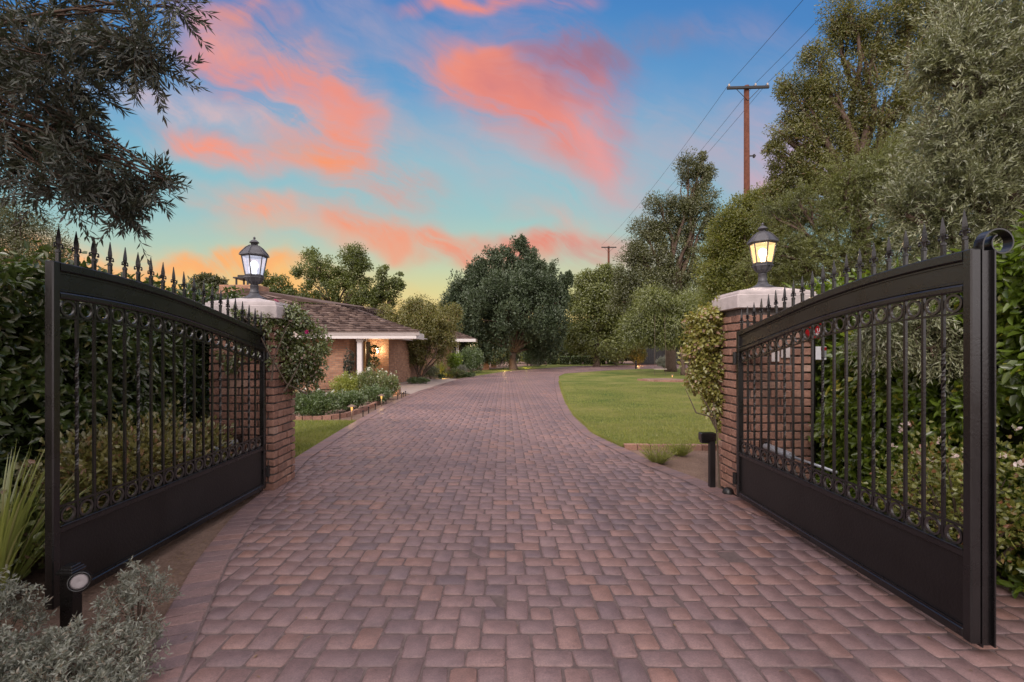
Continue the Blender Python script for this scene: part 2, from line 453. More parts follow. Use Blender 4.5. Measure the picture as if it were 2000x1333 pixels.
def leaves(name, pos, ax, Ln, Wd, mat, parent=None, kind='thin', up=None, origin=(0, 0, 0)):
    n = len(pos)
    ax = unit(ax)
    if up is None:
        up = rdir(n)
    side = unit(np.cross(ax, up)); nr = np.cross(side, ax)
    Ln = np.broadcast_to(np.asarray(Ln, float).reshape(-1, 1), (n, 1)); Wd = np.broadcast_to(np.asarray(Wd, float).reshape(-1, 1), (n, 1))
    pos = pos - np.array(origin)
    if kind == 'thin':
        v = np.stack([pos, pos + ax * Ln * .45 + side * Wd * .5 + nr * Wd * .18, pos + ax * Ln - nr * Ln * .06,
                      pos + ax * Ln * .45 - side * Wd * .5 + nr * Wd * .18], 1)
        f = np.array([0, 1, 2, 0, 2, 3]); k = 4; st = np.array([0, 3]); nl = 6
    elif kind == 'needle':
        v = np.stack([pos - side * Wd * .5, pos + side * Wd * .5, pos + ax * Ln], 1)
        f = np.array([0, 1, 2]); k = 3; st = np.array([0]); nl = 3
    else:
        v = np.stack([pos, pos + ax * Ln * .28 + side * Wd * .5 + nr * Wd * .15, pos + ax * Ln * .68 + side * Wd * .36 + nr * Wd * .06,
                      pos + ax * Ln - nr * Ln * .14,
                      pos + ax * Ln * .68 - side * Wd * .36 + nr * Wd * .06, pos + ax * Ln * .28 - side * Wd * .5 + nr * Wd * .15], 1)
        f = np.array([0, 1, 2, 3, 0, 3, 4, 5]); k = 6; st = np.array([0, 4]); nl = 8
    loops = (f[None, :] + (np.arange(n) * k)[:, None]).ravel()
    starts = (st[None, :] + (np.arange(n) * nl)[:, None]).ravel()
    return np_mesh(name, v.reshape(-1, 3), loops, starts, mat, parent)

LAST_UP = [None]
def crown_points(blobs, n, clump, per=36, shell=.55, zstretch=1.0):
    """blobs: (cx,cy,cz, rx,ry,rz). Returns positions and outward axes in uneven clumps"""
    B = np.array(blobs, float)
    w = (B[:, 3] * B[:, 4] * B[:, 5]) ** .55; w /= w.sum()
    nc = max(1, n // per)
    bi = R.choice(len(B), nc, p=w)
    d = rdir(nc)
    r = shell + (1.02 - shell) * R.random(nc) ** .7
    c = B[bi, :3] + d * B[bi, 3:] * r[:, None]
    sz = np.minimum(clump * R.uniform(.55, 1.35, nc), B[bi, 3:].min(1) * 1.3)
    ci = np.repeat(np.arange(nc), per)
    off = rdir(nc * per) * (sz[ci] * .62 * R.random(nc * per) ** .42)[:, None] * (1 + .35 * np.repeat(rdir(nc), per, 0))
    off[:, 2] *= zstretch
    pos = c[ci] + off
    out = unit(off * .8 / clump + d[ci] * .9 + np.array([0, 0, .1]))
    LAST_UP[0] = unit(unit(off) * 1.1 + d[ci] * .7 + np.array([0, 0, .25]) + R.normal(size=off.shape) * .35)
    return pos, out, c, bi

def limb(mb, a, b, r0, r1, wob=.08, n=7, seg=6):
    a = np.array(a, float); b = np.array(b, float)
    ln = np.linalg.norm(b - a)
    pts = []
    ph = [rnd.uniform(0, 6.28) for _ in range(4)]
    for i in range(n + 1):
        t = i / n
        p = a * (1 - t) + b * t
        k = math.sin(t * PI) * ln * wob
        p = p + np.array([math.sin(t * 5 + ph[0]) * k, math.sin(t * 6 + ph[1]) * k, math.sin(t * 4 + ph[2]) * k * .6 + math.sin(t * PI) * ln * .06])
        pts.append(p)
    mb.tube(pts, [r0 * (1 - t / n) + r1 * t / n for t in range(n + 1)], seg)
    return pts

def pxblobs(lst, Z, dz=1.0, jz=.3):
    """(px,py,rpx[,rpy[,dZ]]) -> world ellipsoids at depth Z"""
    out = []
    for b in lst:
        px, py, r = b[:3]
        ry = b[3] if len(b) > 3 and b[3] else r
        zz = Z + (b[4] if len(b) > 4 else rnd.uniform(-jz, jz) * r / FPX * Z)
        c = P(px, py, zz); s = zz / FPX
        out.append((c[0], c[1], c[2], r * s, r * s * dz, ry * s))
    return out

def tree(name, label, cat, base, fork, blobs, n, clump, ll, lw, mat, tr=.2, kind='thin', per=36, shell=.5, group=None, bark='bark',
         droop=0.0, zst=1.0, forks=1, limbs=True, spread=.8):
    root = empty(name, base, 0, label, cat, group)
    b0 = np.array(base, float)
    mb = MB()
    f = np.array(fork, float)
    mb.tube([b0 - b0 + np.array([0, 0, -.1]), (f - b0) * .08 + np.array([0, 0, .02]), (f - b0) * .5 + np.array([rnd.uniform(-.4, .4) * tr, 0, 0]), f - b0],
            [tr * 1.5, tr * 1.15, tr * .95, tr * .85], 10)
    if limbs:
        for i, B in enumerate(blobs):
            c = np.array(B[:3])
            pts = limb(mb, f - b0, c - b0, tr * .5, tr * .12, .05)
            for _ in range(3):
                e = c + rdir(1)[0] * np.array(B[3:]) * .8
                limb(mb, pts[rnd.choice([4, 5, 6])], e - b0, tr * .18, tr * .05, .06, 4, 4)
    mb.build('trunk', M[bark], root, True)
    pos, out, c, bi = crown_points(blobs, n, clump, per, shell, zst)
    m = len(pos)
    ax = unit(out * spread + rdir(m) * .8 + np.array([0, 0, -droop]))
    leaves('crown', pos, ax, ll * R.uniform(.7, 1.3, m), lw * R.uniform(.7, 1.3, m), M[mat], root, kind, origin=base, up=LAST_UP[0])
    return root

def sprays(starts, dirs, tl, k, gravity=.25):
    """twigs: returns node positions (T,K,3) and tangents"""
    T = len(starts)
    t = np.linspace(0, 1, k)[None, :, None]
    tl = np.asarray(tl).reshape(-1, 1, 1)
    bend = R.normal(size=(T, 1, 3)) * .25 + np.array([0, 0, -gravity])
    pos = starts[:, None, :] + tl * (dirs[:, None, :] * t + bend * t ** 2 * .6)
    tan = unit(dirs[:, None, :] + bend * t * 1.2)
    return pos, tan

def twig_mesh(name, pos, r, mat, parent, origin):
    """triangular-section twigs, vectorised"""
    T, K, _ = pos.shape
    pos = pos - np.array(origin)
    tan = unit(np.gradient(pos, axis=1))
    a = unit(np.cross(tan, np.array([.3, .5, .81])))
    b = np.cross(tan, a)
    rr = (r * np.linspace(1, .35, K))[None, :, None]
    ring = np.stack([pos + rr * (a * math.cos(q) + b * math.sin(q)) for q in (0, 2.094, 4.189)], 2)   # T,K,3,3
    base = (np.arange(T) * K * 3)[:, None, None] + (np.arange(K - 1) * 3)[None, :, None]
    q = []
    for s_ in range(3):
        s2 = (s_ + 1) % 3
        q.append(np.stack([base[..., 0] + s_, base[..., 0] + s2, base[..., 0] + s2 + 3, base[..., 0] + s_ + 3], -1))
    loops = np.stack(q, 2).reshape(-1)
    starts = np.arange(len(loops) // 4) * 4
    return np_mesh(name, ring.reshape(-1, 3), loops, starts, mat, parent)

def spray_leaves(pos, tan, ll, ang=.75):
    T, K, _ = pos.shape
    p = pos[:, 1:, :]; t = tan[:, 1:, :]
    rv = np.repeat(rdir(T)[:, None, :], K - 1, 1)
    s = unit(np.cross(t, rv))
    u = np.cross(t, s)
    fl = (np.arange(K - 1) % 2)[None, :, None]
    s2 = s * (1 - fl) + u * fl
    P_, A_ = [], []
    for sg in (-1, 1):
        P_.append(p); A_.append(unit(t * math.cos(ang) + s2 * sg * math.sin(ang) + R.normal(size=p.shape) * .18))
    P_.append(pos[:, -1:, :]); A_.append(tan[:, -1:, :])
    pp = np.concatenate([x.reshape(-1, 3) for x in P_]); aa = np.concatenate([x.reshape(-1, 3) for x in A_])
    return pp, aa

# ------------------------------------------------------------------ camera
cam = bpy.data.cameras.new('camera')
cam.lens = 36 * FPX / 2000.0
cam.sensor_width = 36
cam.shift_x = (1000 - CX) / 2000.0
cam.shift_y = (CY - 666.5) / 2000.0
cam.clip_start = .05; cam.clip_end = 3000
camo = bpy.data.objects.new('camera', cam); COL.objects.link(camo)
camo.location = (0, 0, CAM_H); camo.rotation_euler = (PI / 2, 0, 0)
scene.camera = camo

# ------------------------------------------------------------------ sky and light
SUN_EL, SUN_AZ = math.radians(34), math.radians(205)      # soft after-glow from behind the camera
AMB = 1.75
def build_world():
    w = bpy.data.worlds.new('World'); scene.world = w; w.use_nodes = True
    nt = w.node_tree; nt.nodes.clear()
    tc = N(nt, 'ShaderNodeTexCoord').outputs['Generated']
    sp = N(nt, 'ShaderNodeSeparateXYZ'); L(nt, tc, sp.inputs[0])
    def M_(op, a, b=None, c=None, clamp=False):
        n = N(nt, 'ShaderNodeMath', operation=op); n.use_clamp = clamp
        for i, v in enumerate((a, b, c)):
            if v is None: continue
            if isinstance(v, (int, float)): n.inputs[i].default_value = v
            else: L(nt, v, n.inputs[i])
        return n.outputs[0]
    ymax = M_('MAXIMUM', sp.outputs[1], .12)
    u = M_('DIVIDE', sp.outputs[0], ymax); v = M_('DIVIDE', sp.outputs[2], ymax)
    uv = N(nt, 'ShaderNodeCombineXYZ'); L(nt, u, uv.inputs[0]); L(nt, v, uv.inputs[1])
    # warp so the cloud edges wander
    def warp(src, scale, amt, det=3):
        n = noise(nt, scale, det, .6, src); n.noise_dimensions = '2D'
        s_ = N(nt, 'ShaderNodeVectorMath', operation='SUBTRACT'); s_.inputs[1].default_value = (.5, .5, .5); L(nt, n.outputs['Color'], s_.inputs[0])
        m_ = N(nt, 'ShaderNodeVectorMath', operation='MULTIPLY'); m_.inputs[1].default_value = (amt, amt * .7, 0); L(nt, s_.outputs[0], m_.inputs[0])
        a_ = N(nt, 'ShaderNodeVectorMath', operation='ADD'); L(nt, src, a_.inputs[0]); L(nt, m_.outputs[0], a_.inputs[1])
        return a_.outputs[0]
    w1 = warp(uv.outputs[0], 2.3, .30, 4)
    # wind-drawn streaks
    vr = N(nt, 'ShaderNodeVectorRotate', rotation_type='Z_AXIS'); vr.inputs['Angle'].default_value = math.radians(26); L(nt, warp(uv.outputs[0], 3.5, .16, 3), vr.inputs['Vector'])
    sc = N(nt, 'ShaderNodeVectorMath', operation='MULTIPLY'); sc.inputs[1].default_value = (1.3, 6.2, 1); L(nt, vr.outputs[0], sc.inputs[0])
    st = noise(nt, 1.7, 9, .64, sc.outputs[0], .35); st.noise_dimensions = '2D'; st = st.outputs[0]
    fluff = noise(nt, 7.0, 8, .66, w1); fluff.noise_dimensions = '2D'; fluff = fluff.outputs[0]
    tex = M_('ADD', M_('MULTIPLY', st, .72), M_('MULTIPLY', fluff, .28))
    base = ramp(nt, v, [(0, srgb((246, 200, 132))), (.07, srgb((236, 208, 138))), (.13, srgb((212, 208, 150))), (.20, srgb((182, 202, 178))), (.29, srgb((152, 192, 194))),
                        (.40, srgb((132, 186, 202))), (.55, srgb((98, 156, 202))), (.74, srgb((66, 128, 192))), (1, srgb((80, 120, 185)))])
    right = N(nt, 'ShaderNodeMapRange', interpolation_type='SMOOTHSTEP', inp={1: .1, 2: .62, 3: 0, 4: .7}); L(nt, u, right.inputs[0])
    blue = ramp(nt, v, [(0, srgb((190, 180, 160))), (.3, srgb((120, 175, 198))), (.5, srgb((92, 150, 200))), (.7, srgb((66, 124, 188)))])
    col = mixc(nt, right.outputs[0], base.outputs[0], blue.outputs[0])
    blobs = [  # px, py, rx, ry, slope, colour, strength
        (720, 60, 250, 80, 25, (146, 152, 196), .6), (1300, 300, 210, 120, 20, (165, 162, 188), .6), (430, 235, 280, 46, 8, (222, 186, 190), .8),
        (640, 240, 300, 110, 30, (200, 176, 180), .55), (1000, 70, 170, 70, 25, (150, 138, 190), .6), (1060, 330, 260, 80, 25, (196, 165, 178), .6),
        (1490, 300, 130, 80, 0, (176, 158, 190), .6), (1560, 340, 90, 80, 0, (230, 150, 172), .7), (1450, 60, 160, 50, 10, (120, 130, 185), .5),
        (560, 150, 230, 80, 33, (232, 146, 130), 1.0), (500, 170, 150, 55, 28, (248, 122, 104), 1.0), (640, 210, 110, 45, 30, (238, 125, 110), .9),
        (500, 15, 75, 45, 10, (246, 138, 104), 1.1), (430, 80, 110, 50, 35, (240, 150, 140), .8),
        (660, 270, 120, 60, 35, (236, 140, 128), .8), (690, 330, 175, 58, 20, (252, 132, 92), 1.15), (460, 316, 150, 34, 12, (248, 142, 118), 1.0),
        (640, 330, 90, 24, 14, (255, 140, 80), 1.0), (810, 370, 90, 45, 10, (196, 146, 146), .6),
        (560, 425, 170, 40, 12, (246, 156, 122), .95), (740, 445, 120, 38, 25, (252, 136, 92), 1.1), (900, 480, 190, 34, 6, (246, 134, 96), 1.1),
        (1090, 488, 190, 34, -3, (226, 116, 96), 1.1), (1190, 500, 110, 45, -10, (190, 134, 134), .7), (1090, 435, 90, 30, 20, (226, 158, 144), .6),
        (620, 470, 260, 30, 5, (220, 180, 150), .5),
        (950, 160, 160, 62, 14, (236, 132, 112), 1.2), (940, 130, 80, 30, 8, (252, 134, 102), 1.0), (1020, 215, 210, 66, 32, (230, 118, 106), 1.2),
        (1150, 270, 160, 56, 40, (230, 142, 146), .9), (1085, 125, 120, 84, 10, (150, 84, 118), 1.3), (1110, 95, 80, 46, 0, (128, 78, 118), 1.1), (1160, 210, 120, 50, 40, (190, 120, 140), .9),
        (1220, 75, 180, 50, -8, (106, 108, 158), .8), (950, 8, 150, 22, -3, (240, 124, 108), 1.2),
        (400, 522, 230, 20, 0, (255, 160, 88), 1.8), (120, 520, 220, 50, 0, (255, 190, 130), 1.4), (330, 590, 460, 85, 0, (255, 190, 96), 1.8),
        (1700, 250, 300, 120, 20, (150, 160, 200), .5), (2300, 200, 400, 90, 10, (220, 150, 160), .7), (-400, 250, 400, 90, -10, (240, 160, 140), .8)]
    tx = M_('ADD', M_('MULTIPLY', M_('MULTIPLY_ADD', tex, 3.5, -1.25), .95, None, True), .12)
    for (px, py, rx, ry, a, c, s_) in blobs:
        sb = N(nt, 'ShaderNodeVectorMath', operation='SUBTRACT'); sb.inputs[1].default_value = ((px - CX) / FPX, (CY - py) / FPX, 0); L(nt, w1, sb.inputs[0])
        ro = N(nt, 'ShaderNodeVectorRotate', rotation_type='Z_AXIS'); ro.inputs['Angle'].default_value = math.radians(a); L(nt, sb.outputs[0], ro.inputs['Vector'])
        mu = N(nt, 'ShaderNodeVectorMath', operation='MULTIPLY'); mu.inputs[1].default_value = (FPX / rx, FPX / ry, 0); L(nt, ro.outputs[0], mu.inputs[0])
        le = N(nt, 'ShaderNodeVectorMath', operation='LENGTH'); L(nt, mu.outputs[0], le.inputs[0])
        mr = N(nt, 'ShaderNodeMapRange', interpolation_type='SMOOTHSTEP', inp={1: 1.45, 2: 0.0, 3: 0.0, 4: s_ * 1.1}); L(nt, le.outputs['Value'], mr.inputs[0])
        fac = M_('MULTIPLY', mr.outputs[0], tx, None, True)
        c = tuple(a * .74 + b * .26 for a, b in zip(c, (226, 176, 158)))
        col = mixc(nt, fac, col, srgb(c))
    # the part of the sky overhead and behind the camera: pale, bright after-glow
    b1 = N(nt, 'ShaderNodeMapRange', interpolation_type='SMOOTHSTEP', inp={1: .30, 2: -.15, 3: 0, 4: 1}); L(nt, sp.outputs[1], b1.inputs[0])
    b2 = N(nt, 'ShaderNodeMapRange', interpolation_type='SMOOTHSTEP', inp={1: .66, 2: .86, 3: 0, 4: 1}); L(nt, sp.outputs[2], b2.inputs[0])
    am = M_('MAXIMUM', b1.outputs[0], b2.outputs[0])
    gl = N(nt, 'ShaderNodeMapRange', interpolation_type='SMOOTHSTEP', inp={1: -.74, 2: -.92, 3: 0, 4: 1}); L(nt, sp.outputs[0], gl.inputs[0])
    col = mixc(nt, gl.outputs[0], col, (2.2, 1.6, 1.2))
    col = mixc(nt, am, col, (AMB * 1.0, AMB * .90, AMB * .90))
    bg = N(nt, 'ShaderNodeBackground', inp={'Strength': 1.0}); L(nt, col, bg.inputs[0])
    sky = N(nt, 'ShaderNodeTexSky', sky_type='NISHITA'); sky.sun_disc = False
    sky.sun_elevation = math.radians(3); sky.sun_rotation = SUN_AZ
    bg2 = N(nt, 'ShaderNodeBackground', inp={'Strength': .02}); L(nt, sky.outputs[0], bg2.inputs[0])
    ad = N(nt, 'ShaderNodeAddShader'); L(nt, bg.outputs[0], ad.inputs[0]); L(nt, bg2.outputs[0], ad.inputs[1])
    o = N(nt, 'ShaderNodeOutputWorld'); L(nt, ad.outputs[0], o.inputs[0])
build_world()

sun = bpy.data.lights.new('sun', 'SUN'); sun.energy = 2.3; sun.angle = math.radians(15); sun.color = (1.0, .90, .84)
so = bpy.data.objects.new('sun', sun); COL.objects.link(so)
d = Vector((math.sin(SUN_AZ) * math.cos(SUN_EL), math.cos(SUN_AZ) * math.cos(SUN_EL), math.sin(SUN_EL)))
so.rotation_euler = (-d).to_track_quat('-Z', 'Y').to_euler()

def lamp(name, loc, energy, col, rad=.03, parent=None, spot=None):
    l = bpy.data.lights.new(name, 'SPOT' if spot else 'POINT'); l.energy = energy; l.color = col; l.shadow_soft_size = rad
    o = bpy.data.objects.new(name, l); COL.objects.link(o); o.location = [float(c) for c in loc]
    if spot:
        l.spot_size = math.radians(spot[1]); l.spot_blend = .8
        o.rotation_euler = Vector(spot[0]).to_track_quat('-Z', 'Y').to_euler()
    if parent is not None: o.parent = parent
    return o

scene.view_settings.view_transform = 'Standard'
scene.view_settings.look = 'None'
scene.view_settings.exposure = 0
cy = scene.cycles
cy.max_bounces = 5; cy.diffuse_bounces = 3; cy.glossy_bounces = 2; cy.transmission_bounces = 3; cy.transparent_max_bounces = 6
cy.caustics_reflective = False; cy.caustics_refractive = False
cy.sample_clamp_indirect = 4

# ------------------------------------------------------------------ ground, driveway
def sheet(name, poly, z, mat, kind='structure', cuts=0):
    mb = MB()
    mb.add([(x, y, z) for x, y in poly], [tuple(range(len(poly)))])
    o = mb.build(name, mat); tag(o, kind=kind)
    return o
sheet('ground', [(-600, -60), (600, -60), (600, 1500), (-600, 1500)], -.03, M['soil'])

# driveway edges as x(y), read off the photograph and turned into metres
LE = [(-3, -1.0), (0, -1.2), (2.0, -1.66), (2.31, -1.80), (3.4, -2.24), (4.38, -2.53), (5.0, -2.62), (5.7, -2.80), (6.63, -3.0), (9.11, -3.19), (10.55, -3.28), (13.1, -3.42),
      (16.6, -3.36), (21, -3.05), (26, -2.57), (31.8, -.97), (36.1, .38), (41, 3.2), (47, 6.8), (51.8, 14.2), (53.2, 26), (53.6, 60)]
RE = [(-3, 9), (1, 6), (2.0, 4.4), (3.05, 3.2), (3.7, 2.86), (4.4, 2.52), (5.14, 2.37), (5.5, 2.33), (6.53, 1.995), (7.48, 1.845), (8.6, 1.62), (11, 1.60), (14, 1.78), (18.4, 2.16), (23, 2.6),
      (28.5, 3.2), (32, 4.0), (35.3, 6.6), (38, 8.9), (40, 11.2), (41, 13.5), (43.5, 24), (44.5, 60)]
def interp(tab, y):
    return float(np.interp(y, [a for a, _ in tab], [b for _, b in tab]))
def edge_curve(tab, y0, y1, step):
    """evenly spaced points along the edge"""
    pts = [(interp(tab, y), y) for y in np.arange(y0, y1, .05)]
    # smooth
    A = np.array(pts)
    for _ in range(14):
        A[1:-1] = A[1:-1] * .5 + (A[:-2] + A[2:]) * .25
    dd = np.r_[0, np.cumsum(np.linalg.norm(np.diff(A, axis=0), axis=1))]
    t = np.arange(0, dd[-1], step)
    return np.stack([np.interp(t, dd, A[:, 0]), np.interp(t, dd, A[:, 1])], 1)

def driveway():
    # bedding sheet
    ys = list(np.arange(-3, 53.6, .4))
    mb = MB()
    left = [(interp(LE, y) + .01, y) for y in ys]; right = [(interp(RE, y) - .01, y) for y in ys]
    vs = [(x, y, -.0045) for x, y in left] + [(x, y, -.0045) for x, y in right]
    n = len(ys)
    mb.add(vs, [(i, n + i, n + i + 1, i + 1) for i in range(n - 1)])
    o = mb.build('driveway_bedding', M['sand']); tag(o, kind='structure')
    U = .0667
    cells = []
    for (x, y, w, h) in [(0, 0, 2, 3), (0, 3, 2, 3), (4, 4, 2, 3), (4, 7, 2, 3), (2, 0, 2, 2), (6, 0, 2, 2), (2, 4, 2, 2), (6, 4, 2, 2),
                         (2, 2, 3, 2), (5, 2, 3, 2), (6, 6, 3, 2), (9, 6, 3, 2)]:
        cells.append((x, y, w, h))
    per = 8 * U
    X, Y, W, H = [], [], [], []
    for j in range(int(-1.2 / per) - 1, int(53.4 / per) + 1):
        y0 = j * per
        xl = min(interp(LE, y0), interp(LE, y0 + per)) - .6; xr = max(interp(RE, y0), interp(RE, y0 + per)) + .6
        if y0 < 3: xr = min(xr, 5.0)
        xr = min(xr, 24)
        for i in range(int(math.floor(xl / per)) - 1, int(xr / per) + 1):
            for (a, b, w, h) in cells:
                X.append(i * per + a * U); Y.append(y0 + b * U); W.append(w * U); H.append(h * U)
    X, Y, W, H = map(np.array, (X, Y, W, H))
    cy_ = Y + H / 2; cx_ = X + W / 2
    xl = np.interp(cy_, [a for a, _ in LE], [b for _, b in LE]); xr = np.interp(cy_, [a for a, _ in RE], [b for _, b in RE])
    k = (cx_ > xl + .10) & (cx_ < xr - .10) & (cy_ < 52.8)
    X, Y, W, H = X[k], Y[k], W[k], H[k]
    g = .0046
    stones(X + g, X + W - g, Y + g, Y + H - g, None, 'driveway')

def stones(x0, x1, y0, y1, frame, name, border=None):
    n = len(x0)
    j = lambda s: R.normal(size=n) * s
    corners = [(x0, y0, 1, 1), (x1, y0, -1, 1), (x1, y1, -1, -1), (x0, y1, 1, -1)]
    c = .013; bev = .005; zt = R.normal(size=n) * .0016
    tx, ty = R.normal(size=n) * .006, R.normal(size=n) * .006
    cxm, cym = (x0 + x1) / 2, (y0 + y1) / 2
    outer, inner = [], []
    for ci, (cx, cy, sx, sy) in enumerate(corners):
        cx = cx + j(.003); cy = cy + j(.003)
        pts = [(cx, cy + sy * c), (cx + sx * c, cy)] if ci in (0, 2) else [(cx + sx * c, cy), (cx, cy + sy * c)]
        for (a, b) in pts:
            outer.append((a, b))
            inner.append((a + np.sign(cxm - a) * bev, b + np.sign(cym - b) * bev))
    def mk(lst, z):
        return [np.stack([a, b, z + (a - cxm) * tx + (b - cym) * ty], 1) for a, b in lst]
    v = np.stack(mk(outer, np.full(n, -.014)) + mk(outer, zt - .0055) + mk(inner, zt), 1)     # n,24,3
    f = []
    for r in (0, 1):
        for i in range(8):
            i2 = (i + 1) % 8
            f.append([r * 8 + i, r * 8 + i2, (r + 1) * 8 + i2, (r + 1) * 8 + i])
    q = np.array(f).ravel(); top = np.arange(16, 24)
    f_all = np.r_[q, top]; st = np.r_[np.arange(16) * 4, 64]
    loops = (f_all[None, :] + (np.arange(n) * 24)[:, None]).ravel()
    starts = (st[None, :] + (np.arange(n) * 72)[:, None]).ravel()
    o = np_mesh(name, v.reshape(-1, 3), loops, starts, M['paver'])
    tag(o, kind='structure')
    return o
driveway()

def border(name, tab, y0, y1, sgn, width=.215, th=.105, z=.0045):
    """soldier course following the edge"""
    A = edge_curve(tab, y0, y1, th)
    mb = MB()
    for i in range(len(A) - 1):
        p, q = A[i], A[i + 1]
        t = (q - p) / max(1e-6, np.linalg.norm(q - p)); nrm = np.array([-t[1], t[0]]) * -sgn   # towards the inside of the drive
        g = .0055
        a, b = p + t * g, q - t * g
        # next normal for the curve
        w = width + rnd.uniform(-.004, .004)
        zz = z + rnd.uniform(-.001, .001)
        o4 = [a, b, b + nrm * w, a + nrm * w]
        if sgn < 0: o4 = o4[::-1]
        cen = sum(o4) / 4
        bb = [(x[0], x[1], -.014) for x in o4]; tt = [(x[0], x[1], zz - .005) for x in o4]
        ii = [(x[0] + (cen[0] - x[0]) * .08, x[1] + (cen[1] - x[1]) * .08, zz) for x in o4]
        fs = []
        for r in (0, 1):
            for k in range(4):
                fs.append((r * 4 + k, r * 4 + (k + 1) % 4, (r + 1) * 4 + (k + 1) % 4, (r + 1) * 4 + k))
        fs.append((8, 9, 10, 11))
        mb.add(bb + tt + ii, fs)
    tag(mb.build(name, M['paver']), kind='structure')
def seam(name, tab, y0, y1, sgn):
    A = edge_curve(tab, y0, y1, .2)
    t = np.gradient(A, axis=0); t /= np.linalg.norm(t, axis=1, keepdims=True)
    nr = np.stack([-t[:, 1], t[:, 0]], 1) * -sgn
    a = A + nr * .214; b = A + nr * .226
    mb = MB(); n = len(A)
    f = [(i, i + 1, n + i + 1, n + i) for i in range(n - 1)]
    if sgn > 0: f = [q[::-1] for q in f]
    mb.add([(x, y, .0066) for x, y in a] + [(x, y, .0066) for x, y in b], f)
    tag(mb.build(name, M['sand']), kind='structure')
seam('driveway_joint_left', LE, -1.0, 52.5, 1)
seam('driveway_joint_right', RE, 4.2, 42.5, -1)
border('driveway_border_left', LE, -1.0, 52.5, 1)
border('driveway_border_right', RE, 4.2, 42.5, -1)
scene.world.cycles.sampling_method = 'MANUAL'
scene.world.cycles.sample_map_resolution = 512

# ------------------------------------------------------------------ lawns, beds, side path
RB = [(x, y) for y, x in RE if 7.4 <= y <= 44.5]
lawn_r = [(interp(RE, y) - .0, y) for y in np.arange(7.44, 44.4, .5)] + [(60, 44.4), (60, 7.44)]
sheet('lawn', lawn_r, -.012, M['lawn'])
lawn_l = [(interp(LE, y), y) for y in np.arange(5.9, 10.45, .25)] + [(-9, 10.4), (-9, 5.9)]
sheet('lawn_left', lawn_l, -.012, M['lawn'])
sheet('verge_lawn', [(-2.9, 27.4), (-2.57, 26), (-.97, 31.8), (.38, 36.1), (3.2, 41), (6.8, 47), (14.2, 51.8), (14, 56), (5, 54), (1.5, 46.5), (-.8, 41), (-2.6, 35), (-3.8, 31)], -.01, M['lawn'])
sheet('entrance_path', [(-3.36, 16.7), (-3.32, 18), (-3.05, 21), (-2.62, 25.6), (-3.4, 26.6), (-4.6, 27.2), (-8.5, 26.4), (-12, 23), (-12, 20.2), (-6.0, 19.6), (-4.3, 17.8)], -.008, M['concrete'])

def grass_blades(name, fn, n, h, mat='grass'):
    p = fn(n)
    m = len(p)
    ax = unit(R.normal(size=(m, 3)) * .55 + np.array([0, 0, 1.0]))
    o = leaves(name, p, ax, h * R.uniform(.5, 1.4, m), .0055 * R.uniform(.8, 1.6, m), M[mat], None, 'needle')
    tag(o, 'short mown grass blades growing on the turf beside the brick driveway', 'grass', kind='stuff')
def fr(n):
    y = 7.5 + (R.random(n) ** 1.8) * 14; xl = np.interp(y, [a for a, _ in RE], [b for _, b in RE])
    x = xl + .02 + R.random(n) * (6.5 * y / 14 + 1.5)
    return np.stack([x, y, np.full(n, -.014)], 1)
def fl(n):
    y = 5.95 + R.random(n) * 4.4; xl = np.interp(y, [a for a, _ in LE], [b for _, b in LE])
    x = xl - .02 - R.random(n) * 2.2
    return np.stack([x, y, np.full(n, -.014)], 1)
def fe(n):
    y = 7.45 + (R.random(n) ** 1.5) * 16; xl = np.interp(y, [a for a, _ in RE], [b for _, b in RE])
    return np.stack([xl + R.normal(size=n) * .018 + .012, y, np.full(n, -.014)], 1)
grass_blades('grass_edge', fe, 16000, .060)
grass_blades('grass_blades', fr, 95000, .046)
grass_blades('grass_tufts', fl, 36000, .046)

def kerb(name, pts, label, h=.085, w=.095, blen=.2, z0=-.03):
    """brick-on-edge garden edging along a polyline"""
    A = np.array(pts, float)
    dd = np.r_[0, np.cumsum(np.linalg.norm(np.diff(A, axis=0), axis=1))]
    t = np.arange(0, dd[-1], blen)
    Q = np.stack([np.interp(t, dd, A[:, 0]), np.interp(t, dd, A[:, 1])], 1)
    mb = MB()
    for i in range(len(Q) - 1):
        p, q = Q[i], Q[i + 1]
        tn = (q - p) / np.linalg.norm(q - p); nr = np.array([-tn[1], tn[0]]) * w / 2
        p = p + tn * .006; q = q - tn * .006
        hh = h + rnd.uniform(-.006, .006)
        b = [p - nr, q - nr, q + nr, p + nr]
        c = sum(b) / 4
        v = [(x[0], x[1], z0) for x in b] + [(x[0], x[1], z0 + hh - .006) for x in b] + [(x[0] * .94 + c[0] * .06, x[1] * .94 + c[1] * .06, z0 + hh) for x in b]
        fs = []
        for r in (0, 1):
            for k in range(4):
                fs.append((r * 4 + k, r * 4 + (k + 1) % 4, (r + 1) * 4 + (k + 1) % 4, (r + 1) * 4 + k))
        fs.append((8, 9, 10, 11))
        mb.add(v, fs)
    o = mb.build(name, M['brick'])
    tag(o, label, 'garden edging')
    return o
kerb('brick_edging', [(1.86, 7.42), (2.6, 7.40), (3.4, 7.36), (4.6, 7.34), (6.5, 7.3)], 'low red brick edging between the lawn and dry soil bed by the right pillar')
kerb('brick_edging', [(-8.5, 10.3), (-6, 10.35), (-4.6, 10.42), (-4.0, 10.6), (-3.75, 11.0), (-3.66, 12.2), (-3.72, 13.6), (-3.95, 15.2), (-4.1, 16.5)],
     'low red brick edging around the rose bed on the left of the driveway', h=.105)
kerb('brick_edging', [(6.9, 24.6), (7.3, 23.6), (8.2, 23.2), (9.4, 23.2)], 'curved low brick edging of the small tree bed on the right lawn', h=.11)
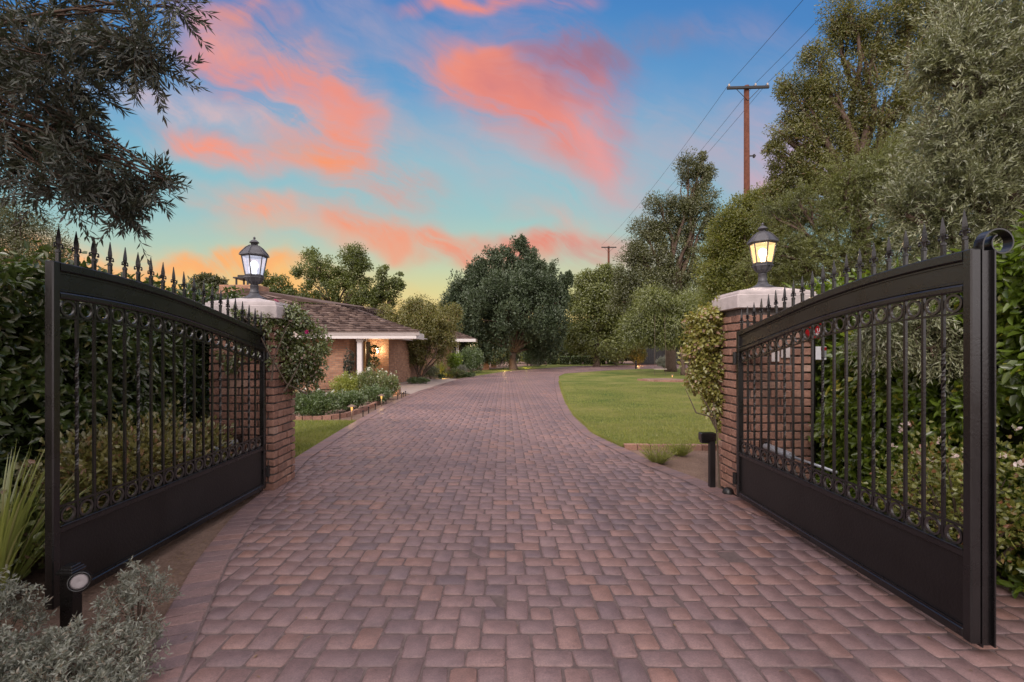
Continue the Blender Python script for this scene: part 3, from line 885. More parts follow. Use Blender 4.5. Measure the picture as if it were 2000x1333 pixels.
sheet('mulch_bed', [(7.0, 24.6), (7.4, 23.7), (8.3, 23.3), (9.6, 23.3), (10.5, 24.8), (9, 26.6), (7.6, 26.2)], -.006, M['soil'])

# fallen leaves and crumbs of soil
def litter():
    pts = []
    for (x0, x1, y0, y1, n) in [(-2.55, -1.7, 2.4, 4.9, 700), (2.3, 4.2, 5.2, 7.3, 300), (3.1, 4.4, 2.4, 4.6, 240), (-1.6, 3.0, 1.8, 9, 39), (-2.2, -1.0, 1.8, 5, 30), (1.2, 2.9, 2.2, 5, 30)]:
        pts.append(np.stack([R.uniform(x0, x1, n), R.uniform(y0, y1, n), np.full(n, .004) if n < 40 else np.full(n, -.022)], 1))
    p = np.concatenate(pts); m = len(p)
    ax = unit(np.stack([R.normal(size=m), R.normal(size=m), R.uniform(0, .35, m)], 1))
    o = leaves('leaf_litter', p, ax, R.uniform(.012, .038, m), R.uniform(.005, .012, m), M['deadleaf'], None, 'thin', up=np.tile([0.1, .1, 1.], (m, 1)))
    tag(o, 'small dry fallen leaves scattered over the soil and pavers', 'fallen leaves', kind='stuff')
litter()

# ------------------------------------------------------------------ brick gate pillars
def pillar(x0, x1, y0, y1, label, name='brick_pillar', H=1.93):
    ox, oy = (x0 + x1) / 2, (y0 + y1) / 2
    root = empty(name, (ox, oy, 0), 0, label, 'gate pillar', None)
    hx, hy = (x1 - x0) / 2, (y1 - y0) / 2
    core = MB(); core.box(-hx + .020, hx - .020, -hy + .020, hy - .020, -.05, H)
    sh = core.build('mortar_core', M['mortar'], root)
    mb = MB()
    ch = .0865; nrow = int(H / ch)
    for r in range(nrow):
        z0 = r * ch + .006; z1 = z0 + ch - .017
        # front/back rows, then side rows, corners alternate
        off = .0 if r % 2 else .105
        for sgn in (-1, 1):
            x = -hx
            first = True
            while x < hx - .02:
                bl = (.105 if (first and off) else .21); first = False
                xe = min(x + bl, hx)
                if hx - xe < .05: xe = hx
                e = rnd.uniform(-.004, .010) if rnd.random() > .1 else rnd.uniform(.010, .018)
                ya, yb = sorted((sgn * (hy + e), sgn * (hy - .09)))
                xa, xb = x + .008, xe - .008
                if x <= -hx + .001: xa = -hx - rnd.uniform(0, .008)
                if xe >= hx - .001: xb = hx + rnd.uniform(0, .008)
                mb.cbox(xa, xb, ya, yb, z0 + rnd.uniform(-.002, .002), z1 + rnd.uniform(-.002, .002), .0055, .0035)
                x = xe
        for sgn in (-1, 1):
            y = -hy + .095; first = True
            while y < hy - .11:
                bl = (.105 if (first and not off) else .21); first = False
                ye = min(y + bl, hy - .095)
                if hy - .095 - ye < .05: ye = hy - .095
                e = rnd.uniform(-.004, .010)
                xa, xb = sorted((sgn * (hx + e), sgn * (hx - .09)))
                mb.cbox(xa, xb, y + .006, ye - .006, z0, z1, .0055, .0035)
                y = ye
    mb.build('brick_shaft', M['brick'], root)
    cap = MB()
    a = .055
    cap.cbox(-hx - a, hx + a, -hy - a, hy + a, H - .005, H + .135, .007)
    cap.cbox(-hx - a + .022, hx + a - .022, -hy - a + .022, hy + a - .022, H + .133, H + .165, .006)
    cap.cbox(-hx - a + .042, hx + a - .042, -hy - a + .042, hy + a - .042, H + .163, H + .182, .005)
    zt = H + .182; q = .115
    cap.add([(-hx, -hy, zt), (hx, -hy, zt), (hx, hy, zt), (-hx, hy, zt), (-q, -q, zt + .05), (q, -q, zt + .05), (q, q, zt + .05), (-q, q, zt + .05)],
            [(0, 1, 5, 4), (1, 2, 6, 5), (2, 3, 7, 6), (3, 0, 4, 7), (4, 5, 6, 7)])
    cap.build('cap', M['cap'], root)
    return root, (ox, oy, zt + .05)
pl, topl = pillar(-3.22, -2.52, 5.12, 5.63, 'left tumbled brick gate pillar with white cap, half hidden by a dark leafy climber', H=1.878)
pr, topr = pillar(2.42, 3.15, 4.86, 5.36, 'right tumbled brick gate pillar with white cap and a golden green climber on its side', H=1.965)

# ------------------------------------------------------------------ lanterns
def lantern(loc, label, glow, pane, energy, lcol, rot):
    root = empty('pillar_lantern', loc, rot, label, 'lantern', None)
    h = PI / 6
    base = MB(); base.lathe([(.135, 0), (.135, .008), (.115, .016), (.08, .03), (.055, .052), (.046, .075)], 28)
    base.lathe([(.046, .075), (.049, .078), (.046, .082), (.044, .085), (.044, .150), (.047, .152), (.044, .158), (.034, .160)], 20)
    base.build('base', M['bronze'], root, True)
    bowl = MB(); bowl.lathe([(.034, .158), (.038, .166), (.055, .180), (.078, .200), (.092, .222), (.100, .236), (.108, .240), (.108, .250), (.098, .254), (.102, .262), (.094, .268)], 6, rot=h)
    for k in range(12):
        an = 2 * PI * k / 12
        bowl.tube([(.05 * math.cos(an), .05 * math.sin(an), .176), (.08 * math.cos(an), .08 * math.sin(an), .205), (.093 * math.cos(an), .093 * math.sin(an), .235)], .004, 4)
    bowl.build('bowl', M['bronze'], root)
    z0, z1, r0, r1 = .268, .490, .090, .130
    fr = MB()
    for k in range(6):
        an = h + k * PI / 3
        c, s = math.cos(an), math.sin(an)
        fr.tube([(r0 * c, r0 * s, z0), (r1 * c, r1 * s, z1)], .0075, 4)
    fr.lathe([(r0 + .006, z0 - .004), (r0 + .009, z0 + .01), (r0 - .004, z0 + .012), (r0 - .004, z0 - .004)], 6, rot=h, cap=False)
    fr.lathe([(r1 - .008, z1 - .012), (r1 + .006, z1 - .012), (r1 + .010, z1 + .004), (r1 - .008, z1 + .004)], 6, rot=h, cap=False)
    fr.build('frame', M['bronze'], root)
    for k in range(6):
        a0, a1 = h + k * PI / 3, h + (k + 1) * PI / 3
        q = .93
        mb = MB()
        mb.add([(r0 * q * math.cos(a0), r0 * q * math.sin(a0), z0 + .008), (r0 * q * math.cos(a1), r0 * q * math.sin(a1), z0 + .008),
                (r1 * q * math.cos(a1), r1 * q * math.sin(a1), z1 - .008), (r1 * q * math.cos(a0), r1 * q * math.sin(a0), z1 - .008)], [(0, 1, 2, 3)])
        mb.build('glass_pane', pane, root)
    rf = MB()
    rf.lathe([(.150, z1), (.158, z1 + .004), (.158, z1 + .014), (.146, z1 + .022), (.138, z1 + .030), (.130, z1 + .042), (.112, z1 + .066), (.088, z1 + .092), (.062, z1 + .112), (.043, z1 + .122),
              (.040, z1 + .128)], 6, rot=h)
    for k in range(6):
        an = h + k * PI / 3; c, s = math.cos(an), math.sin(an)
        rf.tube([(.150 * c, .150 * s, z1 + .022), (.132 * c, .132 * s, z1 + .046), (.090 * c, .090 * s, z1 + .095), (.045 * c, .045 * s, z1 + .126)], .005, 4)
    rf.build('lamp_roof', M['bronze'], root)
    fn = MB()
    fn.lathe([(.038, z1 + .126), (.036, z1 + .150), (.052, z1 + .154), (.050, z1 + .160), (.040, z1 + .172), (.024, z1 + .184), (.010, z1 + .192), (.008, z1 + .198), (.014, z1 + .205), (.014, z1 + .212), (.006, z1 + .221), (.001, z1 + .226)], 16)
    fn.build('finial', M['bronze'], root, True)
    bu = MB(); bu.lathe([(.001, .0), (.02, .004), (.022, .05), (.034, .075), (.042, .105), (.034, .135), (.016, .150), (.001, .154)], 16, z0=.285)
    bu.build('bulb', glow, root, True)
    lamp('lantern_light', (0, 0, .40), energy, lcol, .04, root)
M['bulb_cool'] = m_emit('cool_bulb', (.86, .90, 1.0), 9)
M['bulb_warm'] = m_emit('warm_bulb', (1.0, .70, .36), 30)
M['pane_cool'] = m_pane('cool_pane', (.70, .74, .95), 1.3)
M['pane_warm'] = m_pane('warm_pane', (1.0, .62, .26), 2.6)
lantern(topl, 'dark hexagonal lantern with cool white light on the left brick pillar', M['bulb_cool'], M['pane_cool'], 14, (.86, .9, 1), .10)
lantern(topr, 'dark hexagonal lantern with warm bright light on the right brick pillar', M['bulb_warm'], M['pane_warm'], 260, (1, .78, .5), -.08)

# ------------------------------------------------------------------ gates
def htop(x, Lg):
    """height of the top rail; x from the hinge"""
    u = Lg - x
    a = .066 * u * u if u < 1.35 else .066 * 1.35 ** 2 + .178 * (u - 1.35) + .012 * (u - 1.35) ** 2
    return 2.035 - a

def gate(hx, hy, ang, Lg, s, label, tail):
    """local x runs from the hinge to the free end, local y*s faces the driveway"""
    root = empty('driveway_gate', (hx, hy, 0), ang, label, 'gate', None)
    I = M['iron']
    n = 44
    def path(x0, x1): return [(x0 + (x1 - x0) * i / n, htop(x0 + (x1 - x0) * i / n, Lg)) for i in range(n + 1)]
    full = path(.045, Lg - .045); inner = path(.045, Lg - .045)
    t = MB()
    t.sweep(full, [(-.026, -.046), (-.026, -.008), (-.018, 0), (.018, 0), (.026, -.008), (.026, -.046), (.018, -.052), (-.018, -.052)])
    t.build('top_rail', I, root)
    p = MB()
    p.sweep(inner, [(-.006, -.175), (-.006, -.048), (.006, -.048), (.006, -.175)])
    p.build('header_panel', I, root)
    st = MB()
    for sg in (-1, 1):
        st.sweep(inner, [(sg * .0065, -.066), (sg * .013, -.066), (sg * .013, -.058), (sg * .0065, -.058)][::sg])
        st.sweep(inner, [(sg * .0065, -.163), (sg * .020, -.168), (sg * .020, -.160), (sg * .0065, -.155)][::sg])
    st.build('header_moulding', I, root)
    lr = MB()
    lr.sweep(inner, [(-.020, -.210), (-.025, -.203), (-.025, -.182), (-.016, -.170), (.016, -.170), (.025, -.182), (.025, -.203), (.020, -.210)])
    lr.build('header_rail', I, root)
    fb = MB()
    fb.sweep(inner, [(-.009, -.324), (-.009, -.314), (.009, -.314), (.009, -.324)])
    fb.build('ring_bar', I, root)
    # frame posts
    po = MB(); po.cbox(-.003, .045, -.026, .026, .05, htop(0, Lg) + .004, .005); po.build('frame_post', I, root)
    po = MB(); po.cbox(Lg - .045, Lg + .003, -.026, .026, .045, htop(Lg, Lg) + .001, .006); po.build('frame_post', I, root)
    if tail:
        c = MB(); y0 = -s * .0262
        c.box(Lg - .046, Lg - .010, *sorted((y0 - s * .0062, y0 - s * .0618)), .032, 2.028)
        # channel on the back of the free end, open towards the end
        c.box(Lg - .052, Lg - .046, *sorted((y0, y0 - s * .070)), .03, 2.03)
        c.box(Lg - .046, Lg + .006, *sorted((y0, y0 - s * .006)), .03, 2.03)
        c.box(Lg - .046, Lg + .006, *sorted((y0 - s * .062, y0 - s * .070)), .03, 2.03)
        c.build('end_channel', I, root)
        sc = MB(); pts = []
        for i in range(40):
            tt = i / 39; an = PI - tt * PI * 2.35
            r = .088 * (1 - tt * .62)
            pts.append((-s * (.125 + r * math.cos(an)), 2.055 + .088 * .62 * tt * .35 + r * math.sin(an)))
        pts = [(-s * .037, 2.005)] + pts
        vs = []; fs = []
        for i, (yy, zz) in enumerate(pts):
            a = pts[max(i - 1, 0)]; b = pts[min(i + 1, len(pts) - 1)]
            tn = Vector((b[0] - a[0], b[1] - a[1])).normalized(); nn = Vector((-tn[1], tn[0])) * .0035
            for (xx, sg) in ((Lg - .048, 1), (Lg - .048, -1), (Lg, -1), (Lg, 1)):
                vs.append((xx, yy + nn[0] * sg, zz + nn[1] * sg))
        for i in range(len(pts) - 1):
            for k in range(4):
                fs.append((i * 4 + k, i * 4 + (k + 1) % 4, i * 4 + 4 + (k + 1) % 4, i * 4 + 4 + k))
        fs += [(0, 1, 2, 3), tuple((len(pts) - 1) * 4 + k for k in (3, 2, 1, 0))]
        sc.add(vs, fs); sc.build('scroll', I, root)
    # lower part
    mr = MB(); mr.cbox(.045, Lg - .045, -.020, .020, .462, .498, .004); mr.cbox(.045, Lg - .045, -.026, .026, .498, .506, .002); mr.build('middle_rail', I, root)
    b2 = MB(); b2.box(.045, Lg - .045, -.008, .008, .608, .620); b2.build('lower_ring_bar', I, root)
    kp = MB(); kp.box(.045, Lg - .045, -.005, .005, .10, .462); kp.build('kick_panel', M['iron_dull'], root)
    kf = MB()
    for sg in (-1, 1):
        kf.box(.045, Lg - .045, *sorted((sg * .0052, sg * .017)), .100, .108)
        kf.box(.045, .053, *sorted((sg * .0052, sg * .014)), .108, .462)
        kf.box(Lg - .053, Lg - .045, *sorted((sg * .0052, sg * .014)), .108, .462)
    kf.build('kick_panel_trim', I, root)
    br = MB(); br.cbox(.045, Lg - .045, -.024, .024, .05, .098, .005); br.build('bottom_rail', I, root)
    # spears, balusters, rings
    k = 20; x0 = .055; sp = (Lg - .11) / (k - 1)
    proto = {}
    def shared(key, mb):
        if key not in proto:
            proto[key] = mb()
        return proto[key]
    def spear():
        m = MB()
        m.box(-.009, .009, -.009, .009, -.012, .075)
        m.lathe([(.009, .056), (.015, .058), (.015, .068), (.009, .071)], 10)
        for sg in (-1, 1):
            pts = []
            for i in range(11):
                an = -PI / 2 + i / 10 * PI * 1.35; rr = .010 * (1 - i / 10 * .35)
                pts.append((sg * (.020 + rr * math.cos(an + PI / 2 * 0) * 1.0), 0, .094 + rr * math.sin(an)))
            m.tube([(sg * .004, 0, .070)] + [(sg * .010, 0, .100)] + [(sg * (.010 + .010 * (1 - math.cos(a)) / 1), 0, .100 + .009 * math.sin(a)) for a in (.7, 1.4, 2.0, 2.6, 3.3, 4.0)], .0042, 6)
            m.lathe([(.001, -.007), (.006, -.004), (.0075, 0), (.006, .004), (.001, .007)], 8, cx=sg * .026, z0=.090)
        prof = [(.004, .078), (.009, .090), (.0175, .108), (.021, .124), (.0195, .140), (.0145, .162), (.008, .188), (.0008, .212)]
        vs = []; fs = []
        for w, z in prof:
            vs += [(w, 0, z), (0, w * .55 + .002, z), (-w, 0, z), (0, -w * .55 - .002, z)]
        for i in range(len(prof) - 1):
            for q in range(4):
                fs.append((i * 4 + q, i * 4 + (q + 1) % 4, i * 4 + 4 + (q + 1) % 4, i * 4 + 4 + q))
        fs.append((0, 3, 2, 1)); m.add(vs, fs)
        return m
    def ring(r):
        m = MB(); sgm = 28; vs = []; fs = []
        for q in range(sgm):
            an = 2 * PI * q / sgm; c_, s_ = math.cos(an), math.sin(an)
            for rr, yy in ((r, -.0065), (r, .0065), (r - .0120, .0065), (r - .0120, -.0065)):
                vs.append((rr * c_, yy, rr * s_))
        for q in range(sgm):
            for w in range(4):
                fs.append((q * 4 + w, q * 4 + (w + 1) % 4, ((q + 1) % sgm) * 4 + (w + 1) % 4, ((q + 1) % sgm) * 4 + w))
        m.add(vs, fs); return m
    sm = spear().build('spear_finial', I, root); sm.location = (x0, 0, htop(x0, Lg))
    sm.rotation_euler = (0, 0, PI / 2 * 0)
    M['ring_iron'] = M.get('ring_iron') or m_plain('highlight_ring_iron', (.020, .017, .017), .30, 0.0, var=.4, scale=12, bump=.08, bscale=60, spec=1.0)  # base colour lightened to stand in for highlights on the rings
    rm = ring(.0495).build('ring', M['ring_iron'], root); rm.location = (x0 + sp / 2, 0, .554)
    for i in range(k):
        x = x0 + i * sp
        if i:
            o = sm.copy(); COL.objects.link(o); o.parent = root; o.location = (x, 0, htop(x, Lg))
            o.rotation_euler = (rnd.uniform(-.02, .02), rnd.uniform(-.02, .02), rnd.uniform(-.15, .15))
        if i < k - 1:
            xm = x + sp / 2
            for zc in (.554, htop(xm, Lg) - .263):
                if i == 0 and zc == .554: continue
                o = rm.copy(); COL.objects.link(o); o.parent = root; o.location = (xm, 0, zc)
        if 0 < i < k - 1:
            m = MB(); z1 = htop(x, Lg) - .205; z0 = .50
            w = .0075
            if i % 4 != 2:
                m.box(x - w, x + w, -w, w, z0, z1)
            else:
                vs = []; fs = []; ns = 60
                for q in range(ns + 1):
                    zz = z0 + (z1 - z0) * q / ns
                    f = min(1, max(0, ((zz - z0) / (z1 - z0) - .22) / .56)); tw = f * PI * 4
                    for c in range(4):
                        an = tw + PI / 4 + c * PI / 2
                        vs.append((x + w * 1.4142 * math.cos(an), w * 1.4142 * math.sin(an), zz))
                for q in range(ns):
                    for c in range(4):
                        fs.append((q * 4 + c, q * 4 + (c + 1) % 4, q * 4 + 4 + (c + 1) % 4, q * 4 + 4 + c))
                fs.append((0, 3, 2, 1)); m.add(vs, fs)
            m.build('baluster', I, root)
    # hinges on the pillar side
    for z in (.22, 1.45):
        h = MB(); h.cbox(-.060, -.004, -.030, .030, z - .05, z + .05, .004); h.lathe([(.018, -.06), (.018, .06)], 12, cx=-.03, cy=s * .03, z0=z)
        h.build('hinge', I, root)
    return root
GL = gate(-2.60, 5.06, -PI / 2, 2.38, 1, 'left black wrought iron gate leaf, swung open in front of the laurel hedge', False)
GR = gate(2.365, 4.78, -PI / 2, 2.41, -1, 'right black wrought iron gate leaf with a scroll at its free end, swung open', True)
# bird mark and paint chips on the kick panels
def opener(x, y0, y1, z, side, label):
    r = empty('gate_opener_arm', (x, y0, z), 0, label, 'gate opener')
    m = MB(); m.tube([(0, 0, 0), (0, -.42, -.008)], .036, 16); m.build('motor_tube', M['steel'], r, False)
    m = MB(); m.tube([(0, -.42, -.008), (-side * .05, y1 - y0, -.02)], .013, 10); m.build('piston_rod', M['steel'], r, True)
    m = MB(); m.cbox(-.02, .02, -.02, .10, -.05, .05, .004); m.build('wall_bracket', M['iron'], r)
    return r
opener(-2.86, 4.97, 4.05, .56, 1, 'grey tube opener arm behind the left gate at the brick pillar')
opener(2.62, 4.74, 3.80, .56, -1, 'grey tube opener arm behind the right gate at the brick pillar')

# ------------------------------------------------------------------ the house
def shakes(name, e0, e1, r1, r0, parent, expo=.27, wid=.17, origin=(0, 0, 0)):
    """roof slope of split shakes; e0,e1 = eave left/right, r1,r0 = ridge right/left"""
    e0, e1, r0, r1 = map(lambda a: np.array(a, float) - np.array(origin), (e0, e1, r0, r1))
    nrm = np.cross(e1 - e0, r0 - e0)
    if np.linalg.norm(nrm) < 1e-6: nrm = np.cross(e1 - e0, r1 - e0)
    nrm = nrm / np.linalg.norm(nrm)
    if nrm[2] < 0: nrm = -nrm
    sl = max(np.linalg.norm(r0 - e0 - (e1 - e0) * np.dot(r0 - e0, e1 - e0) / np.dot(e1 - e0, e1 - e0)), .3)
    rows = max(2, int(sl / expo))
    mb = MB()
    for i in range(rows):
        t0, t1 = i / rows, min(1, (i + 1.12) / rows)
        a0 = e0 + (r0 - e0) * t0; b0 = e1 + (r1 - e1) * t0
        a1 = e0 + (r0 - e0) * t1; b1 = e1 + (r1 - e1) * t1
        ln = np.linalg.norm(b0 - a0)
        ns = max(1, int(ln / wid)); cuts = sorted([0, 1] + [min(1, max(0, (k + rnd.uniform(-.3, .3)) / ns)) for k in range(1, ns)])
        for k in range(len(cuts) - 1):
            u0, u1 = cuts[k], cuts[k + 1]
            if u1 - u0 < 1e-4: continue
            lift = rnd.uniform(.065, .10); dn = (r0 - e0) / rows * rnd.uniform(-.08, .06)
            p0, p1 = a0 + (b0 - a0) * u0 + dn, a0 + (b0 - a0) * u1 + dn
            q1, q0 = a1 + (b1 - a1) * u1, a1 + (b1 - a1) * u0
            mb.add([p0 + nrm * lift, p1 + nrm * lift, q1 + nrm * .006, q0 + nrm * .006, p0 + nrm * .03, p1 + nrm * .03], [(0, 1, 2, 3), (4, 5, 1, 0)])
    mb.add([e0 - nrm * .01, e1 - nrm * .01, r1 - nrm * .01, r0 - nrm * .01], [(0, 1, 2, 3)])
    return mb.build(name, M['shingle'], parent)

HO = np.array([-8.0, 20.0, 0.0])
house = empty('brick_house', HO, 0, 'low brick ranch house with brown shake roof and white eaves left of the driveway', 'house')
def hb(name, x0, x1, y0, y1, z0, z1, mat, parent=house, c=0):
    m = MB()
    (m.cbox if c else m.box)(x0 - HO[0], x1 - HO[0], y0 - HO[1], y1 - HO[1], z0, z1, *([c] if c else []))
    return m.build(name, M[mat], parent)
EZ = 2.02
# walls
hb('wall', -16.0, -6.23, 18.75, 19.0, 0, EZ + .1, 'wallbrick')                 # brick face left of the entrance
hb('wall', -6.45, -6.23, 19.0, 20.65, 0, EZ + .1, 'wallbrick')
hb('wall', -6.9, -5.16, 20.75, 21.0, 0, EZ + .1, 'wallbrick')                  # lamp wall
hb('wall', -5.38, -5.16, 21.0, 23.0, 0, EZ + .1, 'wallbrick')
sw = MB()                                                                       # slanting wall seen behind the small tree
for a, b in [((-5.16, 21.0), (-4.25, 35.8))]:
    av, bv = np.array(a), np.array(b); t = (bv - av) / np.linalg.norm(bv - av); nn = np.array([-t[1], t[0]]) * .12
    q = [av, bv, bv + nn, av + nn]
    sw.add([(p[0] - HO[0], p[1] - HO[1], z) for z in (0, EZ + .1) for p in q], [(0, 1, 5, 4), (1, 2, 6, 5), (2, 3, 7, 6), (3, 0, 4, 7), (4, 5, 6, 7)])
sw.build('wall', M['wallbrick'], house)
hb('wall', -4.9, -4.12, 35.8, 36.0, 0, 2.2, 'wallbrick')
hb('wall', -4.2, -2.3, 38.6, 38.8, 0, 2.2, 'wallbrick')
hb('door', -6.18, -5.95, 20.66, 20.70, 0, 1.92, 'door')
hb('door', -6.22, -5.92, 19.6, 19.66, 0.0, 1.92, 'door')
hb('door_jamb', -5.92, -5.84, 19.58, 19.68, 0, 1.95, 'amberjamb')
hb('door_jamb', -6.26, -5.80, 19.58, 19.70, 1.92, 2.02, 'white')
# porch roof edge
f = MB(); 
f.cbox(-16.0 - HO[0], -3.42 - HO[0], 18.0 - HO[1], 18.12 - HO[1], EZ - .03, EZ + .10, .006)
f.sweep([(-16.0 - HO[0], 0), (-3.30 - HO[0], 0)], [(17.92 - HO[1], EZ + .20), (17.86 - HO[1], EZ + .24), (18.05 - HO[1], EZ + .24), (18.05 - HO[1], EZ + .09), (17.98 - HO[1], EZ + .10)])
f.build('gutter_fascia', M['white'], house)
hb('fascia', -3.50, -3.40, 18.12, 19.6, EZ - .03, EZ + .20, 'white')
hb('soffit', -16, -3.5, 18.12, 21.0, EZ + .02, EZ + .05, 'white')
hb('soffit', -5.3, -4.6, 21.0, 27.0, EZ + .02, EZ + .05, 'white')
# column
c = MB(); cx, cyy = -5.68 - HO[0], 18.35 - HO[1]
c.cbox(cx - .095, cx + .095, cyy - .095, cyy + .095, .12, EZ - .12, .012)
c.cbox(cx - .125, cx + .125, cyy - .125, cyy + .125, 0, .13, .01)
c.cbox(cx - .12, cx + .12, cyy - .12, cyy + .12, EZ - .13, EZ - .03, .01)
c.build('porch_column', M['white'], house)
# near roof (hipped)
A0, A1 = (-16, 17.95, EZ + .24), (-3.32, 17.95, EZ + .24)
B1, B0 = (-8.08, 21.7, 3.70), (-16, 21.7, 3.70)
shakes('roof', A0, A1, B1, B0, house, origin=HO)
shakes('roof', A1, (-4.60, 21.6, EZ + .24), (-7.9, 24.0, 3.8), B1, house, origin=HO)
shakes('roof', (-4.60, 21.6, EZ + .24), (-4.2, 29.0, EZ + .24), (-7.8, 29.5, 4.1), (-7.9, 24.0, 3.8), house, origin=HO)
shakes('roof', (-4.2, 29.0, EZ + .24), (-4.6, 35.2, 2.3), (-8.2, 38.6, 4.3), (-7.8, 29.5, 4.1), house, origin=HO)
shakes('roof', (-12.6, 20.2, 4.1 - .2), (-8.08, 21.7, 3.70), (-7.9, 30.0, 4.18), (-11.3, 20.5, 4.25), house, origin=HO)
shakes('roof', (-16, 19.9, 3.45), (-8.9, 20.4, 3.55), (-11.3, 20.9, 4.22), (-12.4, 20.9, 4.22), house, origin=HO)
# far wing
shakes('roof', (-10.0, 35.0, 2.40), (-2.25, 35.0, 2.40), (-7.2, 39.4, 4.25), (-10.0, 39.4, 4.25), house, origin=HO)
shakes('roof', (-2.25, 35.0, 2.40), (-2.25, 43.0, 2.40), (-7.2, 40, 4.25), (-7.2, 39.4, 4.25), house, origin=HO)
f = MB(); f.cbox(-5.6 - HO[0], -2.24 - HO[0], 34.95 - HO[1], 35.07 - HO[1], 2.20, 2.42, .006); f.cbox(-2.36 - HO[0], -2.24 - HO[0], 35.07 - HO[1], 43 - HO[1], 2.20, 2.42, .006)
f.build('gutter_fascia', M['white'], house)
def window(x0, x1, y, z0, z1, nx, nz):
    w = MB()
    t = .05
    for a, b, c_, d_ in ((x0, x1, z0, z0 + t), (x0, x1, z1 - t, z1), (x0, x0 + t, z0, z1), (x1 - t, x1, z0, z1)):
        w.box(a - HO[0], b - HO[0], y - HO[1], y + .06 - HO[1], c_, d_)
    for i in range(1, nx):
        xx = x0 + (x1 - x0) * i / nx; w.box(xx - .015 - HO[0], xx + .015 - HO[0], y + .01 - HO[1], y + .04 - HO[1], z0 + t, z1 - t)
    for i in range(1, nz):
        zz = z0 + (z1 - z0) * i / nz; w.box(x0 + t - HO[0], x1 - t - HO[0], y + .012 - HO[1], y + .038 - HO[1], zz - .015, zz + .015)
    o = w.build('window', M['white'], house)
    g = MB(); g.box(x0 + t - HO[0], x1 - t - HO[0], y + .045 - HO[1], y + .05 - HO[1], z0 + t, z1 - t); g.build('pane', M['dark'], o)
window(-4.12, -3.74, 35.8, .75, 2.15, 1, 2)
window(-3.05, -2.50, 38.3, .9, 2.05, 3, 3)
hb('porch_wall', -3.15, -2.38, 38.42, 38.5, 0, 2.25, 'white')
hb('door', -3.6, -3.2, 37.0, 37.06, 0, 2.2, 'door')
hb('window_post', -3.68, -3.58, 35.8, 35.9, 0, 2.2, 'white')
# chimney
ch = MB(); ch.cbox(-12.55 - HO[0], -10.85 - HO[0], 20.6 - HO[1], 21.6 - HO[1], 3.4, 4.42, .01)
cho = ch.build('chimney', M['wallbrick'], house)
cc = MB()
x0, x1 = -12.0 - HO[0], -11.3 - HO[0]
for xx in (x0 + .1, x1 - .1):
    for yy in (20.8 - HO[1], 21.4 - HO[1]): cc.box(xx - .03, xx + .03, yy - .03, yy + .03, 4.42, 4.74)
cc.box(x0, x1, 20.7 - HO[1], 21.5 - HO[1], 4.72, 4.78); cc.box(x0 + .15, x1 - .15, 20.8 - HO[1], 21.4 - HO[1], 4.78, 4.88)
cc.build('chimney_cap', M['iron_dull'], cho)

pl_ = empty('porch_lamp', (-5.62, 20.62, 1.55), 0, 'lit glass wall lamp on the brick porch wall right of the white column', 'wall lamp')
m = MB(); m.lathe([(.02, .10), (.07, .09), (.075, .08), (.055, .07), (.045, -.07), (.03, -.09), (.01, -.11)], 12); m.build('lamp_glass', m_emit('porch_bulb', (1, .8, .5), 30), pl_, True)
m = MB(); m.cbox(-.03, .03, .04, .12, -.06, .06, .004); m.build('bracket', M['iron'], pl_)
lamp('porch_light', (0, -.14, .0), 28, (1, .72, .40), .05, pl_)
ceil = lamp('porch_ceiling_light', (2.75, 17.2, .45), 24, (1, .72, .42), .1, pl_)

# chair-like garden bits left of the brick face: low wall, rail and white trellis
o = empty('low_brick_wall', (-7.6, 17.8, 0), 0, 'low brick garden wall with white trellis left of the house corner', 'garden wall')
m = MB(); m.cbox(-.75, .42, -.1, .1, 0, .32, .008); m.build('wall_body', M['wallbrick'], o)
m = MB()
for i in range(7): m.box(-.7 + i * .17, -.66 + i * .17, -.02, .02, .32, .78)
m.box(-.72, .40, -.025, .025, .76, .80); m.build('trellis', M['white'], o)
o = empty('handrail_post', (-7.05, 17.6, 0), 0, 'thin black handrail post in front of the house brick corner', 'handrail')
m = MB(); m.tube([(0, 0, 0), (0, 0, .55)], .035, 8); m.tube([(0, 0, .53), (-.12, .5, .62), (-.2, 1.0, .66)], .022, 6); m.build('rail', M['iron'], o)

# ------------------------------------------------------------------ garden piers with balls
for i, (px, Z, lab) in enumerate([(949, 38.6, 'nearer brick pier with pale stone ball finial beside the dark round shrub'), (964, 44, 'farther brick pier with pale stone ball finial behind the nearer one')]):
    q = P(px, 700, Z); r = empty('garden_pier', (q[0], Z, 0), 0, lab, 'garden pier')
    m = MB(); m.cbox(-.27, .27, -.27, .27, -.05, 1.12, .02); m.build('pier_shaft', M['wallbrick'], r)
    m = MB(); m.cbox(-.33, .33, -.33, .33, 1.12, 1.20, .02); m.lathe([(.24, 1.20), (.16, 1.28), (.10, 1.33), (.09, 1.36)], 16); m.build('pier_cap', M['stone'], r)
    m = MB(); m.lathe([(.19 * math.sin(a), .19 * (1 - math.cos(a))) for a in np.linspace(.35, PI, 12)], 18, z0=1.34); m.build('ball', M['stone'], r, True)
    
